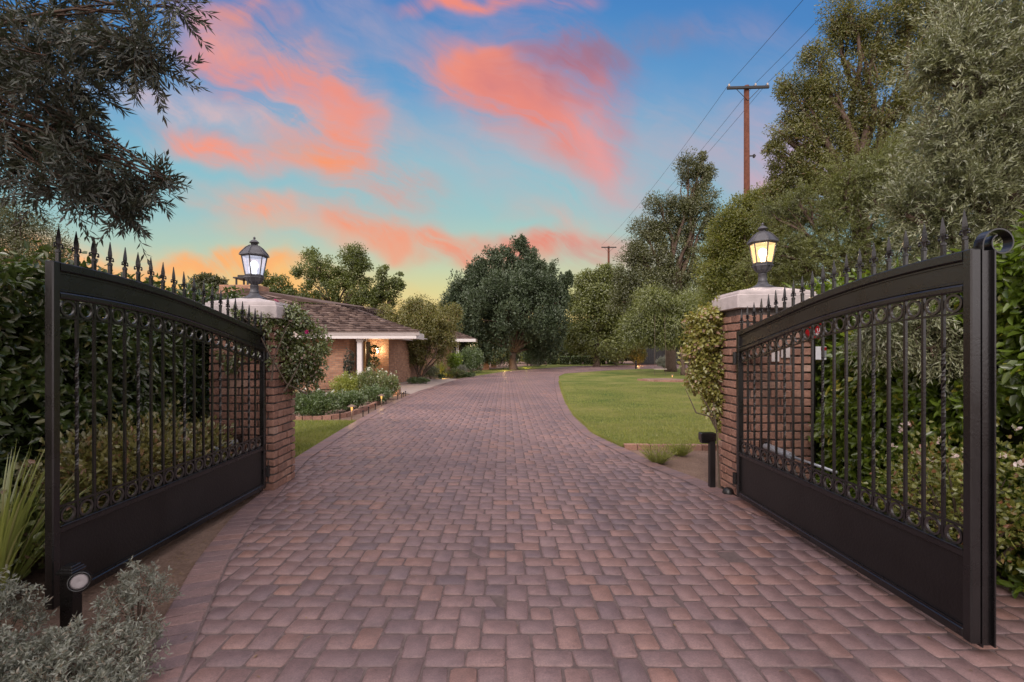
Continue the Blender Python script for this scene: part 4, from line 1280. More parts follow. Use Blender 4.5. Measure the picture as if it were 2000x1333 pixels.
# ------------------------------------------------------------------ utility poles and lines
PH = 13.9
def utility_pole(X, Y, H, label, ang, arm=1.9):
    r = empty('utility_pole', (X, Y, 0), ang, label, 'utility pole')
    m = MB(); m.tube([(0, 0, -.2), (.02, 0, H * .5), (0, 0, H)], [.16, .14, .115], 14); m.build('pole', M['pole'], r, True)
    m = MB(); m.cbox(-arm / 2, arm / 2, -.20, -.11, H - .22, H - .10, .008); m.build('crossarm', M['iron_dull'], r)
    m = MB()
    for s_ in (-1, 1): m.tube([(s_ * .55, -.16, H - .2), (0, -.12, H - .75)], .014, 5)
    m.build('brace', M['iron_dull'], r)
    for xx in (-arm / 2 + .09, .34, arm / 2 - .07):
        m = MB(); m.lathe([(.02, 0), (.05, .03), (.03, .06), (.045, .09), (.02, .13)], 10, cx=xx, cy=-.155, z0=H - .10); m.build('insulator', M['stone'], r, True)
    m = MB(); m.cbox(.11, .42, -.03, .02, H - 3.3, H - 3.25, .004); m.cbox(.30, .38, -.05, .05, H - 3.36, H - 3.20, .01); m.build('bracket', M['iron_dull'], r)
    return r
d12 = math.atan2(12.0 - 11.24, 33.0)
P1 = (11.24, 22.0); P2 = (12.0, 55.0)
utility_pole(*P1, PH, 'tall rust brown utility pole with crossarm rising above the trees right of centre', -.05)
utility_pole(*P2, 13.75, 'small distant utility pole with crossarm above the trees beyond the round tree', .0, 1.75)
P0 = (10.5, -12.0)
for k, xx in enumerate((-.86, .34, .88)):
    m = MB()
    pts = []
    for (a, b) in ((P0, P1), (P1, P2)):
        for i in range(13):
            t = i / 12
            z = PH + .04 - 4 * t * (1 - t) * .55 - (.1 if b is P2 else 0) * t
            pts.append((a[0] + (b[0] - a[0]) * t + xx, a[1] + (b[1] - a[1]) * t - .155, z))
    m.tube(pts, .0085, 5)
    o = m.build('power_line', M['iron_dull'])
    tag(o, ['left overhead power wire running over the tall pole crossarm', 'middle overhead power wire running over the tall pole crossarm', 'right overhead power wire running over the tall pole crossarm'][k], 'power line', 'overhead wires')

# ------------------------------------------------------------------ far gate at the other end of the drive
fg = empty('far_gate', (18.0, 53.5, 0), 0, 'distant dark solid gate at the far end of the curving driveway', 'gate')
for i in range(3):
    x0 = -3.0 + i * 2.0
    m = MB(); m.box(x0, x0 + 1.9, 0, .08, .05, 1.9)
    m.build('gate_panel', M['iron_dull'], fg)
m = MB()
for i in range(28): m.box(-3 + i * .215, -2.96 + i * .215, -.03, -.005, .1, 2.1)
m.build('gate_bars', M['iron'], fg)
fp = empty('far_gate_pier', (18.7, 53.0, 0), 0, 'slim pale brick pier beside the distant gate at the end of the drive', 'gate pillar')
m = MB(); m.cbox(-.33, .33, -.3, .3, -.05, 2.35, .02); m.build('pier_shaft', M['wallbrick'], fp)
m = MB(); m.cbox(-.4, .4, -.38, .38, 2.35, 2.55, .02); m.build('pier_cap', M['cap'], fp)

# ------------------------------------------------------------------ path lights, stakes, posts
def path_light(px, y, Z, label, h=.36, energy=1.2):
    q = P(px, 700, Z)
    r = empty('path_light', (q[0], Z, -.02), 0, label, 'path light', None)
    m = MB(); m.tube([(0, 0, -.05), (0, 0, h - .10)], .011, 8); m.build('stem', M['copper'], r, True)
    m = MB(); m.lathe([(.016, h - .13), (.024, h - .06), (.026, h - .035)], 12); m.build('lamp_glass', M['amber_glow'], r, True)
    m = MB(); m.lathe([(.105, h - .045), (.095, h - .035), (.05, h - .010), (.012, h + .005), (.004, h + .012)], 16); m.build('lamp_shade', M['copper'], r, True)
    lamp('path_glow', (0, -.035, h - .075), energy, (1, .62, .26), .02, r)
M['amber_glow'] = m_emit('amber_glow', (1, .50, .14), 1.6)
path_light(687, 0, 10.55, 'copper path light nearest the driveway lawn in front of the rose bed', .34, 1.4)
path_light(745, 0, 12.9, 'copper path light beside the middle of the rose bed edging', .36, 1.6)
path_light(776, 0, 16.3, 'copper path light at the far end of the rose bed by the pale path', .33, 2.0)
path_light(1313, 0, 24.3, 'small glowing path light in the tree bed on the right lawn', .33, 3.0)
stakes = [(611, 818, .3), (664, 818, .3), (709, 815, .28), (720, 807, .28), (733, 801, .3), (754, 790, .28), (776.6, 781, .3), (784.6, 778.5, .26), (787.8, 775.5, .28), (792, 773.6, .3)]
for i, (px, py, h) in enumerate(stakes):
    Z = CAM_H * FPX / (py - CY); q = P(px, py, Z)
    m = MB(); m.tube([(0, 0, -.05), (0, 0, h * .55)], .012, 8); m.lathe([(.012, h * .5), (.022, h * .52), (.022, h * .6), (.008, h * .62)], 8)
    o = m.build('garden_stake', M['iron'], None, False, (q[0], Z, -.02))
    tag(o, 'short black irrigation stake standing along the brick edging of the rose bed', 'garden stake', 'black stakes along the rose bed')

# black bollard light right of the drive by the brick pillar
o = empty('bollard_light', (2.30, 5.26, -.03), 0, 'square dark bollard light with side hood beside the right brick pillar', 'bollard light')
m = MB(); m.cbox(-.030, .030, -.030, .030, 0, .62, .004); m.build('post', M['iron_dull'], o)
m = MB(); m.cbox(-.135, .032, -.045, .045, .55, .64, .008); m.cbox(-.125, -.033, -.035, .035, .525, .552, .003); m.build('lamp_hood', M['iron'], o)
# foreground post light at lower left
o = empty('post_spotlight', (-2.40, 2.60, -.03), .0, 'black post with round glass spotlight among silvery shrubs by the left gate', 'garden light')
m = MB(); m.cbox(-.035, .035, -.035, .035, 0, .33, .006); m.build('post', M['iron'], o)
m = MB()
for k, (w, z) in enumerate([(.046, .33), (.040, .343), (.030, .356)]): m.cbox(-w, w, -w, w, z, z + .016, .003)
m.build('post_cap', M['iron'], o)
hd = MB(); hd.lathe([(.030, -.05), (.046, -.02), (.050, .03), (.050, .045), (.045, .045), (.043, .034)], 24, cap=False)
h_ = hd.build('spot_housing', M['iron'], o, True); h_.location = (.072, -.02, .295); h_.rotation_euler = (math.radians(80), 0, math.radians(32))
ln = MB(); ln.lathe([(.0, .036), (.028, .040), (.044, .036)], 24); g_ = ln.build('lens', m_plain('frosted_lens', (.30, .27, .28), .5, var=.15, bump=0), h_, True)

# far lawn bits: swing, low bollard
sw_ = empty('tree_swing', (9.05, 27.6, 0), 0, 'narrow wooden swing seat on two long ropes hanging over the right lawn', 'swing')
m = MB()
for sx in (-.32, .32):
    m.tube([(sx, 0, .06), (sx, 0, .5), (sx * .96, .05, 2.0), (sx * .9, .1, 3.6)], .013, 6)
m.build('rope', M['twig'], sw_)
m = MB(); m.cbox(-.36, .36, -.09, .09, .44, .475, .004); m.build('seat', M['stone'], sw_)
m = MB(); m.tube([(0, 0, 0), (0, 0, .62)], .07, 10); m.lathe([(.07, .62), (.085, .64), (.085, .70), (.02, .73)], 12)
tag(m.build('drive_bollard', M['iron'], None, False, (11.1, 40.2, 0)), 'thin black bollard at the far edge of the right lawn', 'bollard')

# security sign behind the right pillar and notices on the pillar
def text_obj(txt, size, mat, parent, loc, rot=(PI / 2, 0, 0)):
    cu = bpy.data.curves.new('lettering', 'FONT'); cu.body = txt; cu.size = size; cu.extrude = .0012; cu.align_x = 'CENTER'
    t = bpy.data.objects.new('lettering', cu); COL.objects.link(t)
    bpy.context.view_layer.update()
    me = bpy.data.meshes.new_from_object(t)
    bpy.data.objects.remove(t)
    me.materials.clear(); me.materials.append(mat)
    o = bpy.data.objects.new('lettering', me); COL.objects.link(o)
    o.parent = parent; o.location = loc; o.rotation_euler = rot
    return o
q = P(1594, 655, 4.98)
o = empty('security_sign', (3.14, 4.79, 1.735), 0, 'red octagonal sign with white letters at the right edge of the brick pillar', 'sign')
m = MB(); m.lathe([(.100, -.004), (.100, .004)], 8, rot=PI / 8); s8 = m.build('sign_board', M['red'], o); s8.rotation_euler = (PI / 2, 0, 0)
text_obj('U', .05, M['signwhite'], o, (.035, -.006, -.018)); text_obj('A  ES', .055, M['signwhite'], o, (.004, -.006, -.068))
m = MB(); m.box(-.012, .012, .006, .02, -1.6, .02); m.build('stake', M['iron_dull'], o)
o = empty('alarm_box', (3.215, 4.83, 1.45), 0, 'small white and red metal box with grey panel below the red sign', 'box')
m = MB(); m.cbox(-.055, .055, -.03, .03, -.02, .115, .004); m.build('box_body', M['signwhite'], o)
m = MB(); m.box(-.005, .05, -.034, -.031, .075, .11); m.build('red_band', M['red'], o)
m = MB(); m.box(.0, .05, -.034, -.031, .0, .07); m.build('grey_panel', M['steel'], o)
for i, (x, z, w, lab) in enumerate([(2.775, 1.46, .045, 'left of two small pale notices fixed to the right brick pillar'), (2.88, 1.50, .050, 'right of two small pale notices fixed to the right brick pillar')]):
    m = MB(); m.cbox(x - w, x + w - .01, 4.836, 4.842, z - .05, z + .06, .002)
    tag(m.build('pillar_notice', M['cap']), lab, 'notice')
m = MB(); m.lathe([(.055, 0), (.06, .03), (.045, .07), (.02, .085)], 16)
tag(m.build('garden_stone', M['iron_dull'], None, True, (2.37, 5.02, -.02)), 'small dark rounded stone at the foot of the right brick pillar', 'stone')

# ------------------------------------------------------------------ hedges
def hedge(name, label, x0, x1, y0, y1, h, face, n, ll, lw, mat, depth=.22, zlo=.0):
    """clipped leafy hedge; face = +1 if the seen side is at x1, -1 if at x0"""
    ox, oy = (x0 + x1) / 2, (y0 + y1) / 2
    r = empty(name, (ox, oy, 0), 0, label, 'hedge')
    core = MB()
    ny, nz = 26, 12
    c = MB(); c.cbox(x0 + .28 - ox, x1 - .28 - ox, y0 + .05 - oy, y1 - .05 - oy, 0, h - .34, .03); c.build('shade_core', M['inner'], r)  # solid box painted dark to stand in for the shaded hedge inside
    xf = x1 if face > 0 else x0
    def bumpy(y, z):
        return .10 * np.sin(y * 2.9 + 1.3 * z) + .07 * np.sin(y * 6.1 + 2) * np.sin(z * 5.3) + .05 * np.sin(z * 9 + y * 3)
    nf = int(n * .74); nt_ = int(n * .20); ne = n - nf - nt_
    per = 9
    k = nf // per
    y = R.uniform(y0, y1, k); z = zlo + (h - zlo) * R.random(k)
    d = np.abs(R.normal(size=k)) * depth * .6
    X = xf - face * (d + .10 - bumpy(y, z))
    c1 = np.stack([X, y, z], 1)
    k2 = nt_ // per
    y2 = R.uniform(y0, y1, k2); x2 = R.uniform(x0, x1, k2)
    c2 = np.stack([x2, y2, h - .06 + .12 * np.sin(y2 * 3.3 + 1) * np.sin(x2 * 5) + R.normal(size=k2) * .05 - np.abs(R.normal(size=k2)) * .08], 1)
    k3 = ne // per
    c3 = np.stack([R.uniform(x0, x1, k3), np.where(R.random(k3) < .5, y0 + .05, y1 - .05), R.uniform(0, h, k3)], 1)
    C = np.concatenate([c1, c2, c3])
    out = np.concatenate([np.tile([face * 1., 0, .15], (k, 1)), np.tile([0, 0, 1.], (k2, 1)), np.tile([0, -1., .2], (k3, 1))])
    tw = unit(out * .8 + R.normal(size=C.shape) * .55)
    pos = np.repeat(C, per, 0) + np.repeat(tw, per, 0) * (np.tile(np.arange(per), len(C))[:, None] * .018) + R.normal(size=(len(C) * per, 3)) * .016
    m = len(pos)
    ax = unit(np.repeat(tw, per, 0) * .55 + R.normal(size=(m, 3)) * .6 + np.array([face * .15, 0, -.35]))
    up = unit(np.repeat(out, per, 0) + R.normal(size=(m, 3)) * .45)
    leaves('foliage', pos, ax, ll * R.uniform(.6, 1.25, m), lw * R.uniform(.7, 1.2, m), M[mat], r, 'broad', up=up, origin=(ox, oy, 0))
    return r
hedge('laurel_hedge', 'tall dark green leafy hedge running behind the left open gate', -4.9, -3.45, 1.6, 7.6, 2.16, 1, 52000, .085, .036, 'hedge')
hedge('citrus_hedge', 'bright green glossy leafy hedge behind the right open gate', 3.28, 4.5, 2.8, 6.6, 2.13, -1, 44000, .085, .040, 'citrus')

# ------------------------------------------------------------------ bushes
def bush(name, label, base, w, d, h, n, ll, lw, mat, kind='broad', group=None, cat='shrub', flowers=None, per=14, clump=.5, up=.2, stems=9, shell=.35, twig='twig', low=.45, xlim=None):
    r = empty(name, base, 0, label, cat, group)
    B = [(0, 0, h * .55, w / 2, d / 2, h * low)]
    for k in range(6):
        a = k * PI / 3 + rnd.random(); B.append((math.cos(a) * w * .27, math.sin(a) * d * .27, h * rnd.uniform(.35, .68), w * .24, d * .24, h * .30))
    pos, out, c, bi = crown_points(B, n, clump * min(w, d, h) * .5, per, shell)
    pos[:, 2] = np.abs(pos[:, 2])
    if xlim is not None:
        k = (pos[:, 0] > xlim[0]) & (pos[:, 0] < xlim[1]); pos, out = pos[k], out[k]; c = c[(c[:, 0] > xlim[0]) & (c[:, 0] < xlim[1])]
    m = len(pos)
    ax = unit(out + R.normal(size=(m, 3)) * .6 + np.array([0, 0, up]))
    leaves('foliage', pos, ax, ll * R.uniform(.6, 1.3, m), lw * R.uniform(.7, 1.2, m), M[mat], r, kind)
    mb = MB()
    for k in range(stems):
        e = c[rnd.randrange(len(c))]
        mb.tube([(e[0] * .1, e[1] * .1, -.02), (e[0] * .5, e[1] * .5, e[2] * .55), (e[0], e[1], e[2])], [.012 * h + .003, .008 * h + .002, .003], 5)
    mb.build('stems', M[twig], r)
    if flowers:
        fm, nf, fs = flowers
        top = c[np.argsort(-c[:, 2] + R.random(len(c)) * h * .6)][:max(nf, 1)]
        fp = np.repeat(top, 9, 0) + np.repeat(unit(top - np.array([0, 0, h * .4])) * fs * 2.2, 9, 0) + R.normal(size=(len(top) * 9, 3)) * fs * .25
        leaves('blossoms', fp, rdir(len(fp)) + np.array([0, -.2, .4]), fs * R.uniform(.7, 1.2, len(fp)), fs * .8, M[fm], r, 'broad')
    return r
def pbush(name, label, px, py_base, wpx, hpx, n, ll, lw, mat, Z=None, **kw):
    Z = Z or CAM_H * FPX / (py_base - CY)
    q = P(px, py_base, Z)
    s = Z / FPX
    return bush(name, label, (q[0], Z, 0), wpx * s, wpx * s * .9, hpx * s, n, ll, lw, mat, **kw)

# behind the left gate
bush('browning_bush', 'green bush with curled brown leaves behind the bars of the left gate', (-3.15, 4.1, -.02), 1.15, 1.9, .98, 15000, .048, .030, 'brownleaf', flowers=None, stems=22, clump=.35, xlim=(-.6, .47))
bush('leafy_bush', 'low dark green bush at the far left behind the gate post', (-3.35, 3.0, -.02), .9, 1.1, .62, 5000, .05, .03, 'vine', stems=12)
# strap leaved plant
def strap_plant(name, label, base, n, h, mat, lean=(0, 0), w=.016, xnarrow=False):
    r = empty(name, base, 0, label, 'plant')
    vs = []; fs = []
    mb = MB()
    for k in range(n):
        a = rnd.uniform(0, 2 * PI); sp = rnd.uniform(.15, 1.0); H = h * rnd.uniform(.6, 1.15)
        dx, dy = (math.cos(a) * (.30 if math.cos(a) > 0 and xnarrow else 1)) * sp * h * .75 + lean[0] * H, math.sin(a) * sp * h * .75 + lean[1] * H
        b = (math.cos(a) * .05, math.sin(a) * .05)
        pv = Vector((-math.sin(a), math.cos(a), 0))
        q = []
        for i in range(8):
            t = i / 7
            z = H * (t * 1.15 - sp * .45 * t * t * 1.1)
            c = Vector((b[0] + dx * t ** 1.35, b[1] + dy * t ** 1.35, max(.01, z)))
            ww = w * (1 - t ** 2.2) * (.6 + .4 * min(1, t * 4)) * .5 + .0006
            q += [c + pv * ww, c + Vector((0, 0, ww * .5)) * 0, c - pv * ww]
            q[-2] = c - Vector((0, 0, ww * .45))
        f = []
        for i in range(7):
            f += [(i * 3, i * 3 + 1, i * 3 + 4, i * 3 + 3), (i * 3 + 1, i * 3 + 2, i * 3 + 5, i * 3 + 4)]
        mb.add(q, f)
    mb.build('blades', M[mat], r)
    return r
strap_plant('strap_leaf_plant', 'clump of long pale green strap leaves at the far left by the gate post', (-2.98, 2.72, -.02), 130, .95, 'strap', (0, .05), .022, True)

# silvery shrubs in the lower left corner
def feathery(name, label, base, w, h, n):
    r = empty(name, base, 0, label, 'shrub', None)
    st = []; dr = []
    T = int(n * .48)
    a = R.uniform(0, 2 * PI, T); rr = np.sqrt(R.random(T)) * w * .5
    top = np.stack([np.cos(a) * rr, np.sin(a) * rr, h * (.45 + .55 * (1 - (rr / (w * .5)) ** 2)) * R.uniform(.55, 1.05, T)], 1)
    out = unit(np.stack([np.cos(a) * rr, np.sin(a) * rr, np.full(T, h * .5)], 1) + R.normal(size=(T, 3)) * .12)
    s = top - out * .07
    pos, tan = sprays(s, out, R.uniform(.07, .12, T), 9, -.1)
    pp, aa = spray_leaves(pos, tan, .02, .85)
    m = len(pp)
    # each leaflet is again divided into lobes
    P3 = np.concatenate([pp, pp + aa * .008, pp + aa * .014]); A3 = np.concatenate([aa, unit(aa + R.normal(size=aa.shape) * .6), unit(aa + R.normal(size=aa.shape) * .7)])
    leaves('foliage', P3, A3,   .024 * R.uniform(.6, 1.2, len(P3)), .0068 * R.uniform(.7, 1.4, len(P3)), M['silver'], r, 'thin')
    twig_mesh('stems', pos, .0016, M['twig'], r, (0, 0, 0))
    mb = MB()
    for k in range(0, T, 6):
        e = s[k]; mb.tube([(e[0] * .15, e[1] * .15, 0), (e[0] * .6, e[1] * .6, e[2] * .6), tuple(e)], [.005, .004, .002], 4)
    mb.build('branches', M['twig'], r)
for k, (x, y, w, h, n, lab) in enumerate([(-1.98, 2.14, .68, .25, 420, 'silvery feathery shrub in front of the black post spotlight'),
        (-1.80, 1.84, .62, .20, 360, 'low silvery feathery shrub nearest the brick driveway edge'),
        (-2.30, 1.95, .70, .30, 420, 'silvery feathery shrub in the bottom left corner'),
        (-2.05, 2.62, .34, .36, 120, 'sparse taller silvery sprig between the post spotlight and the gate panel'),
        (-2.58, 2.36, .42, .38, 200, 'silvery feathery shrub at the left edge under the strap leaves')]):
    feathery('silver_shrub', lab, (x, y, -.03), w, h, n)

# rose bushes behind the right gate
bush('rose_bush', 'rose bush with coppery new leaves and pale pink blooms behind the right gate', (3.12, 3.2, -.02), .95, 1.2, 1.05, 3600, .036, .024, 'roseleaf', flowers=('petal_pink', 16, .026), stems=26, clump=.42, per=9, shell=.2, xlim=(-.62, 9))
bush('rose_bush', 'rose bush with pale pink blooms right of the scroll topped gate end', (3.45, 2.55, -.02), .95, 1.0, 1.28, 3900, .036, .024, 'roseleaf', flowers=('petal_pink', 14, .026), stems=26, clump=.42, per=9, shell=.2, xlim=(-.62, 9))
def cane(name, label, base, tips):
    pass

# climbers on the pillars
def climber(name, label, base, blobs, n, ll, lw, mat, flowers=None, stems=()):
    r = empty(name, base, 0, label, 'climbing plant')
    pos, out, c, bi = crown_points(blobs, n, .15, 34, .5); ups = LAST_UP[0]
    m = len(pos)
    ax = unit(out + R.normal(size=(m, 3)) * .7 + np.array([0, -.2, -.5]))
    leaves('foliage', pos, ax, ll * R.uniform(.55, 1.25, m), lw * R.uniform(.7, 1.2, m), M[mat], r, 'broad', origin=base, up=ups)
    b0 = np.array(base); mb = MB()
    for s_ in stems:
        pts = [np.array(p) - b0 for p in s_]
        mb.tube(pts, [.011] + [.008] * (len(pts) - 2) + [.003], 5)
    for k in range(34):
        a = c[rnd.randrange(len(c))]; b = c[rnd.randrange(len(c))]
        if np.linalg.norm(a - b) < .5:
            mb.tube([a - b0, (a + b) / 2 - b0 + rdir(1)[0] * .05, b - b0], .0035, 4)
    mb.build('vines', M['twig'], r)
    if flowers:
        for fm, pts in flowers:
            fp = np.concatenate([np.tile(p, (11, 1)) + R.normal(size=(11, 3)) * .012 for p in pts])
            leaves('blossoms', fp, rdir(len(fp)) + np.array([0, -.5, .3]), .026 * R.uniform(.8, 1.2, len(fp)), .022, M[fm], r, 'broad', origin=base)
    return r
lv = pxblobs([(570, 640, 40, 40, .0), (600, 672, 38, 48, .1), (575, 705, 42, 40, .0), (545, 650, 30, 40, -.15), (615, 705, 24, 40, .15), (520, 640, 26, 28, -.28), (560, 745, 28, 22, .05), (590, 735, 30, 24, .1),
              (555, 612, 34, 14, -.1), (470, 618, 36, 10, -.32), (455, 690, 22, 34, -.3), (500, 665, 22, 30, -.3), (520, 700, 18, 34, -.25)], 5.42, .8)
climber('rose_climber', 'dark leafy rambling rose with small magenta bloom covering the left brick pillar side', (-2.42, 5.2, 0), lv, 12500, .040, .024, 'vine',
        flowers=[('petal_magenta', [P(600, 649, 5.0), P(541, 588, 5.2)]), ('petal_pink', [P(578, 655, 5.05)])],
        stems=[[P(555, 765, 5.05), P(570, 740, 5.1), P(590, 700, 5.3)], [P(530, 745, 4.98), P(535, 700, 5.0), P(560, 640, 5.1)],
               [P(600, 770, 5.2), P(560, 750, 5.1), P(530, 700, 5.0), P(500, 640, 5.0), P(475, 620, 5.0)]])
rv = pxblobs([(1395, 600, 26, 18), (1378, 630, 34, 28), (1372, 670, 38, 34), (1385, 710, 36, 36), (1395, 750, 30, 32), (1365, 740, 24, 30), (1400, 790, 22, 26), (1408, 820, 14, 20), (1405, 640, 22, 40), (1412, 700, 18, 50), (1350, 700, 18, 30)], 5.35, .7, .15)
climber('golden_climber', 'golden green climber bulging from the inner side of the right brick pillar', (2.36, 5.3, 0), rv, 8200, .046, .032, 'vine_gold',
        stems=[[(2.38, 5.25, .0), (2.36, 5.27, .6), (2.33, 5.3, 1.0), (2.34, 5.3, 1.7)], [(2.36, 5.25, .62), (2.25, 5.2, .80), (2.10, 5.2, .84), (2.0, 5.25, 1.1)], [(2.36, 5.3, .70), (2.25, 5.25, .9), (2.15, 5.2, 1.05)]])

# bed right of the drive
for k, (px, py, w, h, lab) in enumerate([(1285, 903, 52, 42, 'larger wispy green plant in the dry soil bed by the right pillar'), (1328, 888, 46, 32, 'smaller wispy green plant behind the larger one in the dry soil bed')]):
    Z = CAM_H * FPX / (py - CY); q = P(px, py, Z)
    r = empty('wispy_plant', (q[0], Z, -.02), 0, lab, 'plant')
    T = 150; a = R.uniform(0, 2 * PI, T); rr = R.random(T) ** .6 * w / FPX * Z * .5
    s_ = np.stack([np.cos(a) * rr * .35, np.sin(a) * rr * .35, np.zeros(T)], 1)
    dd = unit(np.stack([np.cos(a) * rr * 1.3, np.sin(a) * rr * 1.3, np.full(T, .20)], 1))
    pos, tan = sprays(s_, dd, R.uniform(.5, 1.1, T) * h / FPX * Z, 12, -.1)
    pp, aa = spray_leaves(pos, tan, .02, .5)
    leaves('foliage', pp, aa, .026 * R.uniform(.6, 1.3, len(pp)), .0055, M['shrub_yellow'], r, 'thin')
    twig_mesh('stems', pos, .0016, M['twig'], r, (0, 0, 0))

# rose bed on the left
spec = [  # px, base py, width, height, n, leaf, mat, label, flowers
    (612, 815, 92, 50, 7000, .052, 'shrub', 'dark green rose shrub with cream blooms at the near left of the bed', ('petal_white', 6, .036)),
    (680, 803, 66, 38, 5000, .052, 'shrub', 'dark green clipped shrub behind the nearest copper path light', None),
    (731, 788, 58, 34, 4500, .052, 'shrub', 'dark green clipped shrub by the middle copper path light', None),
    (683, 778, 66, 50, 5200, .055, 'shrub_yellow', 'yellowish loose bush with white blooms in front of the house door', ('petal_white', 6, .036)),
    (728, 778, 62, 58, 5200, .055, 'vine', 'loose mid green rose bush right of the white porch column', ('petal_white', 6, .036)),
    (757, 780, 42, 56, 3600, .055, 'vine', 'rose bush with pale lilac blooms beside the pale entrance path', ('petal_white', 6, .036)),
    (575, 800, 40, 36, 2500, .055, 'brownleaf', 'low cream flowered bush just right of the left brick pillar', ('petal_white', 6, .036)),
]
for (px, pb, w, h, n, l, mt, lab, fl_) in spec:
    pbush('garden_shrub', lab, px, pb, w, h, n, l, l * .5, mt, flowers=fl_)
# uplit brick pier behind the far path light
o = empty('small_brick_pier', (P(771, 770, 16.9)[0], 16.9, 0), 0, 'small brick pier lit orange at the end of the rose bed', 'garden pier')
m = MB(); m.cbox(-.18, .18, -.18, .18, -.03, .34, .01); m.build('pier_shaft', M['wallbrick'], o)
lamp('pier_uplight', (.02, -.42, .06), 3.0, (1, .55, .2), .03, o)

# porch plants
q = P(682, 760, 18.5); bush('cypress_shrub', 'slim dark cone shaped conifer against the brick face left of the door', (-6.15, 18.45, 0), .42, .4, 1.62, 3500, .05, .02, 'olive_dark', clump=.3, up=.9, low=.5, kind='thin')
o = empty('topiary_tree', (-5.40, 19.3, 0), 0, 'two ball topiary tree on the porch right of the white column', 'topiary')
m = MB(); m.lathe([(.12, 0), (.17, .30), (.19, .33), (.15, .34)], 14); m.build('pot', M['terracotta'], o, True)
m = MB(); m.tube([(0, 0, .3), (0, 0, 1.6)], .018, 6); m.build('stem', M['bark'], o)
p1, o1, _, _ = crown_points([(0, 0, 1.06, .22, .22, .20), (0, 0, 1.58, .20, .20, .17)], 3500, .08, 14, .75)
leaves('foliage', p1, o1, .035, .018, M['shrub'], o, 'broad')

# planting below the small tree and along the house wing
wing = [(790, 739, 52, 30, 2600, .16, .02, 'shrub_yellow', 'pale yellow green grassy clump by the brick wall left of the small tree', 'thin'),
    (818, 749, 46, 11, 2600, .07, .03, 'shrub', 'low ring of green ground plants at the foot of the small multi stemmed tree', 'broad'),
    (842, 740, 34, 26, 3800, .06, .03, 'olive', 'rounded grey green shrub just right of the small tree trunk', 'broad'),
    (888, 730, 32, 42, 4200, .09, .05, 'citrus', 'bright lime green rounded shrub below the wing window', 'broad'),
    (920, 729, 48, 50, 7500, .09, .05, 'shrub', 'large dark green rounded shrub in front of the lit wing porch', 'broad'),
    (903, 733, 18, 20, 2200, .06, .02, 'silver', 'small silver grey ball shrub in front of the lime green one', 'broad'),
    (886, 738, 44, 16, 3200, .08, .04, 'vine', 'low spreading dark green shrub at the edge of the pale path', 'broad'),
    (908, 737, 40, 9, 2200, .07, .04, 'shrub', 'very low green ground cover shrub along the driveway verge', 'broad'),
    (862, 740, 12, 10, 900, .05, .03, 'shrub', 'tiny round green shrub beside the glowing grass clump', 'broad'),
    (1030, 712, 22, 30, 2000, .3, .03, 'shrub_yellow', 'yellow lit grass clump right of the round tree trunk', 'thin'),
    (1036, 708, 34, 30, 4200, .12, .06, 'shrub', 'round green shrub to the right of the big round tree', 'broad'),
    (1050, 709, 26, 16, 2000, .1, .05, 'silver', 'pale low shrub right of the yellow lit grass clump', 'broad'),
    (975, 716, 34, 38, 4500, .12, .06, 'olive_dark', 'dark shrub between the ball topped piers and the round tree trunk', 'broad'),
    (1082, 706, 36, 46, 4200, .16, .06, 'shrub_yellow', 'yellow green bushy shrub behind the clipped box blocks', 'broad'),
    (1118, 706, 46, 44, 4200, .2, .06, 'vine', 'mid green shrub with arching leaves beyond the driveway bend', 'thin'),
    (1160, 706, 60, 40, 4600, .16, .06, 'shrub', 'dark green shrub mass beyond the right half of the driveway bend', 'broad'),
    (1205, 712, 44, 50, 3600, .16, .05, 'oak_warm', 'amber lit bush left of the distant gate', 'broad'),
    (1246, 713, 30, 52, 3600, .16, .05, 'oak_warm', 'orange lit tall bush just left of the distant gate', 'broad'),
    (1300, 722, 34, 26, 3400, .10, .05, 'silver', 'silvery shrub in front of the distant brick pier', 'broad'),
    (1008, 705, 60, 34, 4200, .16, .06, 'olive_dark', 'low dark bush mass behind the round tree trunk', 'broad')]
for (px, pb, w, h, n, l, lw, mt, lab, kd) in wing:
    Zf = None if pb > 716 else {716: 47, 712: 49, 713: 50, 709: 47, 708: 48, 706: 56, 705: 58}[pb]
    pbush('garden_shrub', lab, px, pb, w, h, n, l, lw, mt, Z=Zf, kind=kd, stems=5, up=(1.2 if kd == 'thin' else .2))
for i in range(6):
    x0 = 5.2 + i * 1.35
    r = empty('box_hedge', (x0, 52.8, 0), 0, 'small dark clipped box hedge block beyond the driveway bend', 'hedge', 'clipped box blocks beyond the bend')
    p1 = np.stack([R.uniform(-.55, .55, 900), R.uniform(-.4, .4, 900), R.uniform(.0, .95, 900)], 1)
    leaves('foliage', p1, rdir(900) + np.array([0, -.4, .5]), .11, .06, M['shrub'], r, 'broad')
    m = MB(); m.box(-.5, .5, -.33, .35, 0, .85); m.build('shade_core', M['inner'], r)  # dark-painted core in place of shade inside the clipped block
lamp('uplight', (P(865, 738, 26)[0], 26.2, .1), 8, (1, .62, .12), .05)
strap_plant('ornamental_grass', 'upright grass clump lit yellow from below beside the house wing', (P(862, 738, 27.4)[0], 27.0, 0), 170, 1.05, 'strap', (0, 0), .03)
lamp('uplight', (P(1028, 708, 43)[0], 42.6, .15), 34, (1, .78, .12), .05)
lamp('uplight', (P(985, 716, 37)[0], 37.2, .3), 40, (1, .60, .25), .05)
lamp('uplight', (P(1082, 706, 54)[0], 53.8, .3), 25, (1, .85, .25), .05)
lamp('uplight', (P(1240, 706, 50)[0], 48.8, .4), 60, (1, .5, .15), .05)

# ------------------------------------------------------------------ trees
def G(px, Z): return (P(px, 700, Z)[0], Z, 0.0)
